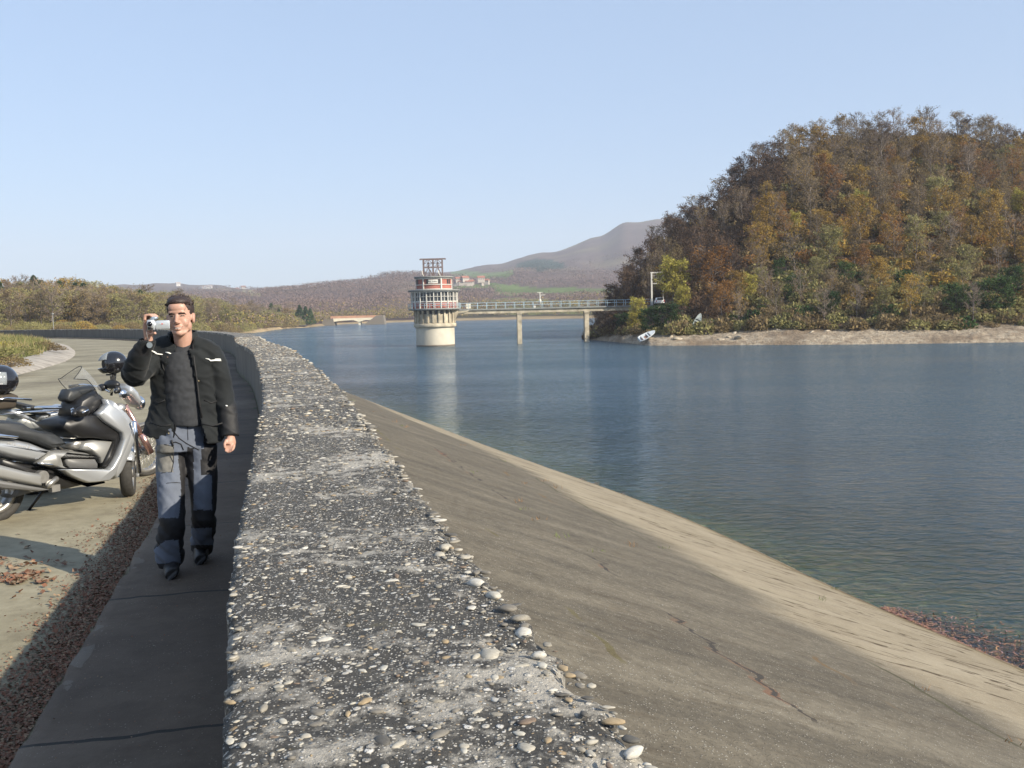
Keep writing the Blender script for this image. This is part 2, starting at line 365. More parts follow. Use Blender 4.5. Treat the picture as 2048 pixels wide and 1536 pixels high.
# ------------------------------------------------------------------ parapet wall, walk, road, dam face
def strip(name, rows, mat, uvs=None, smooth=True, parent=None):   # rows: list of lists of 3D points
    nr, nc = len(rows), len(rows[0]); V = [p for r in rows for p in r]
    me = mesh_np(name, V, grid_faces(nr, nc), [mat], smooth)
    if uvs is not None:
        ul = me.uv_layers.new(name='UVMap'); flat = [q for r in uvs for q in r]
        li = np.empty(len(me.loops), dtype=np.int32); me.loops.foreach_get('vertex_index', li)
        ul.data.foreach_set('uv', np.array(flat, dtype=np.float32)[li].ravel())
    return link(bpy.data.objects.new(name, me), parent)
def srange(s0, s1, fine, coarse):
    out = [s0]; 
    while out[-1] < s1: d = max(0, out[-1] - S0); out.append(out[-1] + (fine + (coarse - fine) * min(1, d / 60) if out[-1] > S0 - 1.5 else .5))
    return out
def build_wall():
    o0 = LPT(S0)[0]
    W = thing('parapet_wall', 'long low concrete parapet wall with pebbly coping curving left along the dam crest', 'wall', (0, 0, 0))
    ss = srange(S0 - 12, SMAX, .02, .6); rows = []; nc = 36
    for s in ss:
        w_ = wall_w(s); r = []
        for j in range(nc + 1):
            f = j / nc; p, t, n = LPT(s, -w_ * f)
            z = 1.0 + .009 * fbm(p.x, p.y, 0, 4, 4) + .004 * fbm(p.x, p.y, 3, 18, 3)
            ed = min(f, 1 - f) * w_
            if ed < .05: z -= (.05 - ed) ** 2 * 6
            if f > .8: z += .012 * nz(p.x, p.y, 9, 7) - .012 * (f - .8) / .2
            r.append(Vector((p.x, p.y, z)))
        e = .010 * fbm(r[0].x, r[0].y, 5, 9, 4) + .008 * nz(r[0].x, r[0].y, 2, 30); e2 = .028 * fbm(r[-1].x, r[-1].y, 7, 5, 4) + .014 * nz(r[-1].x, r[-1].y, 8, 22)
        chip = max(0, nz(r[-1].x, r[-1].y, 4, 2.2) - .22) * .12 + .012 * abs(nz(r[-1].x, r[-1].y, 6, 11))
        nn = Vector((n.x, n.y, 0)); r[0] += nn * e; r[-1] += nn * (-e2 + chip); r[-2] += nn * (-e2 + chip) * .7; r[-3] += nn * (-e2 + chip) * .4
        a = r[0].copy(); b = r[-1].copy()
        r = [Vector((a.x, a.y, .90)) , a + Vector((0, 0, -.03))] + r + [b + Vector((0, 0, -.03)) - nn * .006, Vector((b.x, b.y, .86)) - nn * .004]
        rows.append(r)
    strip('coping', rows, M_COP, parent=W)
    ss2 = srange(S0 - 12, SMAX, .12, 1.0); left = []; lu = []; right = []
    for s in ss2:
        p, t, n = LPT(s, -.012); q, _, _ = LPT(s, -wall_w(s) + .02)
        b = .008 * nz(p.x, p.y, 0, 3)
        left.append([Vector((p.x, p.y, -.05)), Vector((p.x + b, p.y, .3)), Vector((p.x - b, p.y, .6)), Vector((p.x, p.y, .93))])
        lu.append([(s, -.05), (s, .3), (s, .6), (s, .93)]); right.append([Vector((q.x, q.y, .93)), Vector((q.x, q.y, -1.2))])
    strip('road_face', left, M_WALL, lu, parent=W); strip('water_face', right, M_WALL, [[(s, .9), (s, .2)] for s in ss2], parent=W)
    # worn-out pebbles standing proud of the coping
    bm = bmesh.new(); bmesh.ops.create_icosphere(bm, subdivisions=2, radius=1); iv = np.array([v.co[:] for v in bm.verts]); ifc = np.array([[v.index for v in f.verts] for f in bm.faces]); bm.free()
    bm = bmesh.new(); bmesh.ops.create_icosphere(bm, subdivisions=1, radius=1); iv1 = np.array([v.co[:] for v in bm.verts]); ifc1 = np.array([[v.index for v in f.verts] for f in bm.faces]); bm.free()
    VV, FF = [], []; off = 0
    bm = bmesh.new(); bmesh.ops.create_icosphere(bm, subdivisions=1, radius=1); bm.free()
    for k in range(7600):
        d = 5 * rng.rand() ** 1.1 if k < 3300 else 5 + 34 * rng.rand() ** 1.5; s = S0 - .35 + d; f = rng.rand()
        q_ = rng.rand()
        if q_ < .006: f = 1 - abs(rng.normal(0, .025))
        elif q_ < .015: f = abs(rng.normal(0, .015))
        sz = .0020 + .0036 * rng.rand() + (.0085 * rng.rand() ** 4) + (.014 * rng.rand() if rng.rand() < .008 else 0) + (.012 * rng.rand() ** 2 if f > .95 else 0)
        if d > 5: sz *= 1.5 + d / 14
        f = min(1.03, max(-.01, f))
        p, t, n = LPT(s, -wall_w(s) * f)
        near = d < 4 and sz > .008; V = (iv if near else iv1)
        a = rng.rand() * PI; sx, sy, szz = sz * (.9 + .7 * rng.rand()), sz * (.55 + .4 * rng.rand()), sz * (.20 + .2 * rng.rand())
        Q = V * np.array([sx, sy, szz]) * (1 + .10 * rng.normal(size=(len(V), 1)))
        Q = Q @ np.array([[math.cos(a), math.sin(a), 0], [-math.sin(a), math.cos(a), 0], [0, 0, 1]])
        Q[:, 2] += 1.0 + .009 * fbm(p.x, p.y, 0, 4, 4) + .004 * fbm(p.x, p.y, 3, 18, 3) + szz * .05 - (.006 if f > .965 else 0); Q[:, 0] += p.x; Q[:, 1] += p.y
        VV.append(Q); FF.append((ifc if near else ifc1) + off); off += len(Q)
    for u_, v_, sz in ((905, 1092, .030), (893, 1108, .026), (968, 1163, .028), (1004, 1188, .027), (1066, 1262, .028), (1098, 1306, .018), (634, 1420, .020), (975, 1408, .022), (745, 1490, .024), (465, 1312, .020), (478, 1256, .016), (1080, 1490, .022), (700, 1340, .015), (1000, 1310, .040)):
        p = HIT(u_, v_, 1.0); sz *= .82; Q = iv * np.array([sz * 1.15, sz * .8, sz * (.5 if u_ > 880 and v_ < 1320 else .25)]) * np.array([[1 + .35 * noise.noise(Vector(q_) * 1.3 + Vector((u_, 0, 0))) + .12 * noise.noise(Vector(q_) * 4 + Vector((0, v_, 0)))] for q_ in iv]); a = rng.rand() * 3; Q = Q @ np.array([[math.cos(a), math.sin(a), 0], [-math.sin(a), math.cos(a), 0], [0, 0, 1]]); Q += np.array([p.x - (.022 if u_ > 880 else 0), p.y, .996]); VV.append(Q); FF.append(ifc + off); off += len(Q)
    V = np.concatenate(VV)
    m = N('pebble_stone'); g = m.n('NewGeometry').outputs['Random Per Island']
    c = m.ramp(g, [(0, (.36, .335, .28)), (.22, (.17, .155, .13)), (.40, (.42, .40, .345)), (.50, (.30, .23, .14)), (.58, (.09, .085, .075)), (.72, (.24, .22, .18)), (.86, (.17, .125, .09)), (.91, (.47, .45, .40))], 'CONSTANT')
    tc = m.n('TexCoord').outputs['Object']; c = m.mix(.5, c, m.ramp(m.noise(tc, 120, 4, .7), [(.35, (.55, .53, .5)), (.6, (1, 1, 1))]), 'MULTIPLY')
    m.l(c, m.b.inputs['Base Color']); m.b.inputs['Roughness'].default_value = .75
    me = mesh_np('pebbles', V, [tuple(f) for fs in FF for f in fs], [m.m], True)
    o = link(bpy.data.objects.new('pebbles', me), W); o['kind'] = 'stuff'
build_wall()
def build_crest():
    # raised walk beside the wall
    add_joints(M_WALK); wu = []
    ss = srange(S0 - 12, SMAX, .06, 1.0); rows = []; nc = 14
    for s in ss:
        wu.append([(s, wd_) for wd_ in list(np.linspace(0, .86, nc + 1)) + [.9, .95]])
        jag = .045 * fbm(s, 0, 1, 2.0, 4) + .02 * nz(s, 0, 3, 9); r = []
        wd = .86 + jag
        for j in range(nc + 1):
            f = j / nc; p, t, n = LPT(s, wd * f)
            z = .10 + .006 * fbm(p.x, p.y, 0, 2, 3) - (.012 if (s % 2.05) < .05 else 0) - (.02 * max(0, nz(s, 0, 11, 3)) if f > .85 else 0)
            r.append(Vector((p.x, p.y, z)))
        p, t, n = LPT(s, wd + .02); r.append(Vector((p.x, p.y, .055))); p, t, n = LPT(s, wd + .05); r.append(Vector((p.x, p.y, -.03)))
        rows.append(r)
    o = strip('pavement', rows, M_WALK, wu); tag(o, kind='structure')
    ss = srange(S0 - 12, SMAX, .25, 1.5); rows = []
    for s in ss:
        r = []
        for j in range(25):
            d = .6 + 6.6 * j / 24; p, t, n = LPT(s, d); r.append(Vector((p.x, p.y, .0 + .03 * math.sin(PI * j / 24) + .006 * fbm(p.x, p.y, 0, .8, 3))))
        rows.append(r)
    tag(strip('road', rows, M_ROAD), kind='structure')
    # stone-faced kerb bank and verge, then the downstream slope
    M_V = N('verge_soil'); tc = M_V.n('TexCoord').outputs['Object']
    M_V.l(M_V.ramp(M_V.noise(tc, .9, 6, .65), [(.3, (.10, .085, .04)), (.5, (.13, .14, .04)), (.7, (.22, .18, .09))]), M_V.b.inputs['Base Color']); M_V.b.inputs['Roughness'].default_value = 1
    rows = []; kr = []
    for s in ss:
        r = []
        for d, z in ((8.3, .28), (9.0, .36), (10, .42), (11.5, .45), (13, .35), (16, -.8), (24, -4.5), (40, -9.3), (95, -25)):
            p, t, n = LPT(s, d); r.append(Vector((p.x, p.y, z + .06 * fbm(p.x, p.y, 0, .7, 3))))
        rows.append(r)
        k = []
        for d, z in ((7.1, -.03), (7.25, .06), (7.8, .2), (8.4, .31), (8.7, .28)):
            p, t, n = LPT(s, d + .04 * nz(s, d, 0, 2)); k.append(Vector((p.x, p.y, z + .015 * nz(s, d, 5, 4))))
        kr.append(k)
    tag(strip('verge', rows, M_V.m), kind='structure')
    tag(strip('kerb_bank', kr, simple('kerb_stone', (.30, .27, .23), .9, 0, 1.5, .35, .01)), kind='structure')
build_crest()
def wpt(i): return Wp[max(0, min(len(Wp) - 1, i))]
WXY = np.array([[p.x, p.y] for p in Wp])
def water_foot(s):                      # where the normal through the wall point meets the water's edge
    p, t, n = LPT(s); d = (WXY - np.array([p.x, p.y])) @ np.array([t.x, t.y]); side = (WXY - np.array([p.x, p.y])) @ np.array([-n.x, -n.y])
    d = np.where(side > 0, d, 1e9); i = int(np.argmin(np.abs(d))); return Vector((WXY[i, 0], WXY[i, 1]))
def build_dam():
    ss = srange(S0 - 11, SMAX - 3, .18, 1.2); rows, uvs = [], []; foots = []
    for s in ss: foots.append(water_foot(s))
    # smooth the foot line
    fx = np.array([[f.x, f.y] for f in foots])
    for _ in range(6): fx[1:-1] = (fx[:-2] + fx[1:-1] * 2 + fx[2:]) / 4
    for s, f in zip(ss, fx):
        a, t, n = LPT(s, -wall_w(s) + .03); f = Vector((f[0], f[1])); L = math.hypot((f - a).length, 4.0); r = []; u = []
        L0 = max(1.0, (f - a).length)
        for j in range(51):
            dd = 0 if j <= 40 else (.5, 1.2, 2.2, 3.5, 5, 8, 13, 22, 36, 60)[j - 41]
            tt = j / 40.0 if j <= 40 else 1 + dd / L0
            p = a.lerp(f, tt); z = -.02 + (WZ + .02) * min(tt, 1.0) - 2.6 * (1 - math.exp(-dd / 7.0))   # the bed flattens out under water
            if tt <= 1.02: z += .012 * fbm(p.x, p.y, 0, 1.1, 4) - (.02 if abs(tt - .27) < .013 else 0)
            r.append(Vector((p.x, p.y, z))); u.append((s, tt))
        rows.append(r); uvs.append(u)
    tag(strip('dam_slope', rows, M_DAM, uvs), kind='structure')
    return [Vector((f[0], f[1])) for f in fx]
FOOT = build_dam()
# ------------------------------------------------------------------ water
def water_mat():
    m = N('lake_water'); m.t.nodes.remove(m.b); tc = m.n('TexCoord').outputs['Object']; at = m.n('Attribute', attribute_name='depth').outputs['Fac']
    # wind ripples: two crossing sets, broken up by gusts
    w1 = m.noise(m.mapping(tc, (1.0, 1.9, 1), (0, 0, math.radians(16))), 1.9, 3, .55, .6)
    w2 = m.noise(m.mapping(tc, (.6, 1.3, 1), (0, 0, math.radians(-10))), .8, 2, .5, .5)
    w3 = m.noise(m.mapping(tc, (1.2, 2.6, 1), (0, 0, math.radians(35))), 6, 3, .6)
    gust = m.ramp(m.noise(m.mapping(tc, (.012, .035, 1), (0, 0, math.radians(6))), 1, 4, .6), [(.38, (.45, .45, .45)), (.62, (1, 1, 1))])
    h = m.math('ADD', m.math('MULTIPLY', w1, 1.7), m.math('ADD', m.math('MULTIPLY', w2, 1.2), m.math('MULTIPLY', w3, .14)))
    bp = m.n('Bump'); m.set(bp, Strength=gust, Distance=.15, Height=h)
    fr = m.n('Fresnel'); m.set(fr, IOR=1.33, Normal=bp.outputs[0])
    gl = m.n('BsdfGlossy'); m.set(gl, Color=(.86, .93, 1, 1), Roughness=.05, Normal=bp.outputs[0])
    df = m.n('BsdfDiffuse'); m.set(df, Color=(.040, .074, .102, 1))
    tr = m.n('BsdfTransparent'); m.set(tr, Color=(.80, .86, .66, 1))
    sh = m.math('POWER', 2.718, m.math('MULTIPLY', at, -.27)); patch = m.ramp(m.noise(m.mapping(tc, (.12, .25, 1)), 1, 3), [(.3, (.7, .7, .7)), (.6, (1, 1, 1))])
    sh = m.math('MULTIPLY', sh, patch)
    body = m.n('MixShader'); m.l(sh, body.inputs[0]); m.l(df.outputs[0], body.inputs[1]); m.l(tr.outputs[0], body.inputs[2])
    mx = m.n('MixShader'); m.l(fr.outputs[0], mx.inputs[0]); m.l(body.outputs[0], mx.inputs[1]); m.l(gl.outputs[0], mx.inputs[2])
    m.l(mx.outputs[0], m.out.inputs['Surface']); return m.m
def build_water():
    W2 = FOOT[::3]; n = len(W2); nt = 14; V = []; D = []
    for i, p in enumerate(W2):
        t = (W2[min(i + 1, n - 1)] - W2[max(i - 1, 0)]).normalized(); nr = Vector((t.y, -t.x))
        for j in range(nt):
            d = -.6 + 26 * (j / (nt - 1)) ** 1.6; q = p + nr * d; V.append((q.x, q.y, WZ)); D.append(max(0, d) * .36)
    Fc = grid_faces(n, nt); 
    outer = [i * nt + nt - 1 for i in range(n)]
    far = [(-125, 190), (-420, 175), (-900, 400), (-900, 1500), (1800, 1500), (1800, -400), (40, -400)]
    base = len(V); V += [(x, y, WZ) for x, y in far]; D += [12] * len(far)
    bm = bmesh.new(); bv = [bm.verts.new(v) for v in V]
    for f in Fc: bm.faces.new([bv[i] for i in f])
    ng = bm.faces.new([bv[i] for i in outer] + [bv[base + i] for i in range(len(far))])
    bmesh.ops.recalc_face_normals(bm, faces=bm.faces[:])
    bmesh.ops.triangulate(bm, faces=[ng])
    me = bpy.data.meshes.new('lake_water'); bm.to_mesh(me); bm.free()
    if me.polygons[0].normal.z < 0: me.flip_normals()
    a = me.attributes.new('depth', 'FLOAT', 'POINT'); a.data.foreach_set('value', D)
    me.materials.append(water_mat()); tag(link(bpy.data.objects.new('lake_water', me)), kind='structure')
build_water()
# ------------------------------------------------------------------ far terrain: ridgelines at their real distances
def sm(t): return t * t * (3 - 2 * t)
TCOL = {  # column u: [(distance, z or None, pixel v or None), ...]
 -900: [(150, -9), (230, -2), (300, 3), (600, 12), (1500, None, 600), (3500, None, 590), (5500, None, 600)],
 0:    [(170, -6), (215, -1), (300, 3), (600, 9), (1500, None, 604), (3500, None, 590), (5500, None, 600)],
 300:  [(200, -6), (240, -1.5), (320, 2), (600, 7), (1500, None, 592), (3500, None, 573), (5500, None, 590)],
 420:  [(290, -6), (330, -2.5), (400, 0), (700, 4), (1500, None, 588), (3500, None, 571), (5500, None, 590)],
 500:  [(360, -6), (390, -3), (450, -1), (800, 4), (1500, None, 588), (3500, None, 577), (5500, None, 590)],
 600:  [(500, -6), (550, -3), (620, -1), (900, None, 618), (1500, None, 582), (3500, None, 577), (5500, None, 590)],
 700:  [(680, -6), (730, -3), (800, 0), (1100, None, 602), (1600, None, 566), (3500, None, 573), (5500, None, 590)],
 800:  [(740, -6), (790, -3), (850, 1), (1100, None, 592), (1700, None, 553), (3500, None, 560), (5500, None, 590)],
 900:  [(770, -6), (820, -3), (880, None, 620), (1200, None, 592), (1800, None, 550), (3500, None, 545), (5500, None, 560)],
 1000: [(760, -6), (810, -3), (880, None, 617), (1200, None, 594), (1900, None, 549), (3500, None, 529), (5500, None, 560)],
 1100: [(720, -6), (770, -3), (850, None, 614), (1200, None, 594), (2000, None, 546), (3500, None, 504), (5500, None, 540)],
 1200: [(700, -6), (740, -3), (820, None, 610), (1200, None, 588), (2000, None, 543), (3500, None, 478), (5500, None, 520)],
 1260: [(700, -6), (740, -3), (820, None, 608), (1200, None, 586), (2000, None, 540), (3500, None, 450), (5500, None, 500)],
 1330: [(700, -6), (740, -3), (820, None, 606), (1200, None, 584), (2000, None, 538), (3500, None, 437), (5500, None, 500)],
 1450: [(700, -6), (740, -3), (820, None, 604), (1200, None, 580), (2000, None, 535), (3500, None, 445), (5500, None, 500)],
 1800: [(700, -6), (740, -3), (820, None, 598), (1200, None, 570), (2000, None, 530), (3500, None, 490), (5500, None, 500)],
 2900: [(700, -6), (740, -3), (820, None, 575), (1200, None, 550), (2000, None, 520), (3500, None, 500), (5500, None, 500)]}
TU = sorted(TCOL); TK = 7
TY = {u: [k[0] for k in TCOL[u]] for u in TU}
TZ = {u: [k[1] if k[1] is not None else ZV(u, k[2], k[0]) for k in TCOL[u]] for u in TU}
def terr(u, kk):                        # kk: continuous knot index -> (y, z)
    i = max(0, min(len(TU) - 2, int(np.searchsorted(TU, u)) - 1)); a, b = TU[i], TU[i + 1]; f = sm(min(1, max(0, (u - a) / (b - a))))
    k = min(TK - 2, int(kk)); g = kk - k
    y0 = TY[a][k] * (1 - g) + TY[a][k + 1] * g; y1 = TY[b][k] * (1 - g) + TY[b][k + 1] * g
    gz = g if k < 2 else sm(g) * .5 + g * .5
    z0 = TZ[a][k] * (1 - gz) + TZ[a][k + 1] * gz; z1 = TZ[b][k] * (1 - gz) + TZ[b][k + 1] * gz
    return y0 * (1 - f) + y1 * f, z0 * (1 - f) + z1 * f
def terr_pt(u, kk):
    y, z = terr(u, kk); x = (u - 1024) / F * y
    if kk > 1: z += min(1, kk - 1) * (.004 * y) * fbm(x, y, 0, 1 / (40 + y * .06), 4)
    return Vector((x, y, z))
# colour classes on the far land: 0 wood, 1 green field, 2 pale field, 3 sand/bank, 4 dark conifer wood
def terr_cls(u, v, kk):
    if kk < 1.15: return 3
    q = fbm(u * .02, v * .07, 0, 1, 3) * 5
    v = v + q; 
    if 900 < u < 1020 + q * 3 and 543 < v < 555: return 1
    if 905 < u < 1040 and 566 < v < 577: return 1
    if 990 < u < 1230 and 575 + (u - 990) * .01 < v < 590: return 1
    if 970 < u < 1100 and 596 < v < 606: return 5
    if 1000 < u < 1180 and 614 < v < 628: return 5
    if 1030 < u < 1130 and 515 + abs(u - 1075) * .25 < v < 540: return 4
    if 430 < u < 520 and 583 < v < 590: return 2
    return 0
def build_terrain():
    us = list(np.arange(-900, 0, 30)) + list(np.arange(0, 1460, 5)) + list(np.arange(1460, 2901, 30)); ks = list(np.arange(0, 6.0001, 1 / 20)); V = []; C = []
    pal = {0: (.115, .085, .082), 1: (.12, .17, .06), 2: (.24, .21, .12), 3: (.38, .30, .19), 4: (.022, .05, .04), 5: (.17, .18, .08)}
    for k in ks:
        for u in us:
            p = terr_pt(u, k); V.append(p)
            # apparent row of the point
            rel = p - Vector((0, 0, CH)); Xr = rel.dot(_r); Yr = rel.dot(_u); Zr = rel.dot(_Fw)
            v = 768 - F * Yr / Zr; uu = 1024 + F * Xr / Zr
            c = np.array(pal[terr_cls(uu, v, k)]); c = c * (1 + .35 * fbm(p.x, p.y, 0, .012, 3)); 
            if terr_cls(uu, v, k) == 0:
                g = fbm(p.x, p.y, 5, .006, 3); c = c + np.array([.03, .035, 0]) * max(0, g) * 1.6
                if k < 2.2 and u > 860: c = c * .8 + np.array([.02, .035, .005])
            C.append((*np.clip(c, .01, 1), 1))
    me = mesh_np('ground', V, grid_faces(len(ks), len(us)), [], True)
    a = me.color_attributes.new('land', 'FLOAT_COLOR', 'POINT'); a.data.foreach_set('color', np.array(C, dtype=np.float32).ravel())
    m = N('far_land'); at = m.n('Attribute', attribute_name='land').outputs['Color']; tc = m.n('TexCoord').outputs['Object']
    c = m.mix(.6, at, m.ramp(m.noise(tc, .06, 6, .7), [(.3, (.6, .58, .6)), (.7, (1.25, 1.2, 1.15))]), 'MULTIPLY')
    m.l(c, m.b.inputs['Base Color']); m.b.inputs['Roughness'].default_value = 1; m.b.inputs['Specular IOR Level'].default_value = 0
    m.l(m.bump(m.noise(tc, .12, 6, .75), 1.0, 4), m.b.inputs['Normal'])
    me.materials.append(m.m); tag(link(bpy.data.objects.new('ground', me)), kind='structure')
    b = MB(); b.add([(-5700, -5700, -13.6), (5700, -5700, -13.6), (5700, 5700, -13.6), (-5700, 5700, -13.6)], [(0, 1, 2, 3)])
    tag(b.obj('lowland', simple('lowland_soil', (.10, .10, .05), 1, 0, .05, .3)), kind='structure')
build_terrain()
# ------------------------------------------------------------------ wooded hill on the right bank
HC = {  # u: shore y, bank (dy, v), ridge y, ridge silhouette v, tree height there
 1183: (188, (3, 681), 197, 676, 0), 1200: (184, (3, 676), 205, 620, 7), 1215: (178, (5, 672), 208, 576, 8), 1245: (168, (6, 670), 212, 531, 8),
 1300: (152, (6, 671), 218, 471, 8), 1350: (149, (6, 669), 224, 415, 8), 1430: (147, (7, 666), 232, 363, 8), 1500: (145, (7, 663), 240, 293, 8), 1600: (141, (7, 661), 248, 245, 8),
 1700: (138, (7, 662), 252, 223, 8), 1800: (136, (7, 662), 256, 219, 8), 1900: (134, (7, 660), 260, 223, 8), 2048: (132, (8, 655), 262, 246, 8), 2300: (132, (8, 640), 266, 281, 8), 2700: (134, (8, 620), 275, 331, 8)}
HU = sorted(HC)
def hill_col(u):
    i = max(0, min(len(HU) - 2, int(np.searchsorted(HU, u)) - 1)); a, b = HU[i], HU[i + 1]; f = min(1, max(0, (u - a) / (b - a)))
    L = lambda x, y: x * (1 - f) + y * f
    A, B = HC[a], HC[b]; ys = L(A[0], B[0]); dy = L(A[1][0], B[1][0]); vb = L(A[1][1], B[1][1]); yr = L(A[2], B[2]); vr = L(A[3], B[3]); th = L(A[4], B[4])
    zr = ZV(u, vr, yr) - th; zb = ZV(u, vb, ys + dy)
    return ys, dy, zb, yr, zr
def hill_pt(u, k):                      # k 0 shore, 1 bank top, 2 bench, 3 ridge, 4 behind
    ys, dy, zb, yr, zr = hill_col(u)
    zr = max(zr, zb + .3)
    if k <= 0: y, z = ys + k * 6, WZ + k * 2.2
    elif k <= 1: y, z = ys + dy * k, WZ - .1 + (zb - WZ + .1) * (k ** .6)
    elif k <= 3:
        f = (k - 1) / 2; y = ys + dy + (yr - ys - dy) * f; z = zb + (zr - zb) * (f ** 1.12)
    else: f = k - 3; y = yr + 70 * f; z = zr - (zr + 8) * f ** 1.6
    x = (u - 1024) / F * y
    amp = .35 if k < 1.2 else 1.0
    if k > .05: z += amp * fbm(x, y, 0, .09, 4) * .7 + (.35 * abs(fbm(x, y, 4, .5, 4)) if .05 < k < 1.3 else 0)
    return Vector((x, y, z))
def build_hill():
    us = list(np.arange(1183, 1300, 3)) + list(np.arange(1300, 2060, 3.5)) + list(np.arange(2060, 2701, 16)); ks = [-1, -.5, 0] + list(np.arange(.1, 1.31, .1)) + list(np.arange(1.4, 3.01, .08)) + [3.2, 3.5, 4.0]
    V = [hill_pt(u, k) for k in ks for u in us]
    m = N('hill_soil_and_rock'); tc = m.n('TexCoord').outputs['Object']; sep = m.n('SeparateXYZ'); m.l(tc, sep.inputs[0])
    litter = m.ramp(m.noise(tc, .6, 6, .7), [(.3, (.05, .032, .022)), (.5, (.11, .07, .042)), (.7, (.17, .125, .06))])
    rock = m.ramp(m.noise(m.mapping(tc, (1, 1, 3)), .9, 7, .7), [(.3, (.14, .10, .07)), (.44, (.34, .275, .195)), (.6, (.47, .40, .30)), (.75, (.62, .56, .45))])
    rock = m.mix(m.ramp(m.noise(m.mapping(tc, (1, 1, 4)), .16, 4), [(.36, (.85, .85, .85)), (.52, (0, 0, 0))]), rock, (.22, .165, .11, 1))
    k = m.math('ADD', sep.outputs[2], m.math('MULTIPLY', m.math('SUBTRACT', m.noise(tc, .25, 5, .65), .5), 4.2))
    kk = m.ramp(m.math('DIVIDE', m.math('ADD', k, 4.0), 6.0), [(.33, (0, 0, 0)), (.45, (1, 1, 1))])
    col = m.mix(kk, rock, litter)
    m.l(m.mix(.7, col, m.ramp(m.noise(tc, 3.0, 6, .7), [(.35, (.5, .45, .42)), (.6, (1, 1, 1))]), 'MULTIPLY'), m.b.inputs['Base Color']); m.b.inputs['Roughness'].default_value = 1
    m.l(m.bump(m.noise(tc, 2.0, 7, .7), 1, .5), m.b.inputs['Normal'])
    me = mesh_np('hill', V, grid_faces(len(ks), len(us)), [m.m], True); tag(link(bpy.data.objects.new('hill', me)), kind='structure')
build_hill()
def hill_ground(x, y):                  # height of the hill under (x, y)
    u = 1024 + x / y * F; ys, dy, zb, yr, zr = hill_col(u)
    if y < ys + dy: k = (y - ys) / dy
    elif y < yr: k = 1 + 2 * (y - ys - dy) / (yr - ys - dy)
    else: k = 3 + (y - yr) / 70
    return hill_pt(u, k).z
# shore boulders and rock outcrops
def boulder_mesh(seed, col):
    b = MB(); b.ell((0, 0, 0), (1, .75, .6), 14, 10); me = b.mesh('rock', [col])
    for v in me.vertices:
        n_ = 1 + .35 * noise.noise(v.co * 1.6 + Vector((seed * 3, 0, 0))) + .12 * noise.noise(v.co * 5 + Vector((seed, 0, 0))); v.co *= n_
    return me
M_ROCK = simple('pale_rock', (.34, .29, .22), .95, 0, 1.5, .4, .05)
RK = [boulder_mesh(i, M_ROCK) for i in range(4)]
def rocks():
    spots = [(1360, .45, 1.1), (1345, .8, .9), (1445, .3, .8), (1462, .45, .7), (1478, .3, .9), (1470, .8, .7), (1560, .95, .6), (1625, .8, .6), (1655, .9, .6), (1560, 1.75, 1.5), (1575, 1.8, 1.2), (1712, 1.8, 1.2), (1722, 1.75, 1.4), (1960, .6, .6)]
    for i, (u, k, s) in enumerate(spots):
        o = link(bpy.data.objects.new('rock', RK[i % 4])); p = hill_pt(u, k); o.location = p + Vector((0, 0, -.05)); o.scale = (s, s * .7, s * .5); o.rotation_euler = (rng.rand() * .5, rng.rand() * .5, rng.rand() * 6)
        if k > 1.5: tag(o, 'pale rock outcrop showing among the trees on the wooded hillside', 'rock', 'outcrops among the hillside trees')
        else: tag(o, 'pale weathered boulder lying on the bare shore below the wooded hill', 'rock', 'boulders along the hill shore')
rocks()
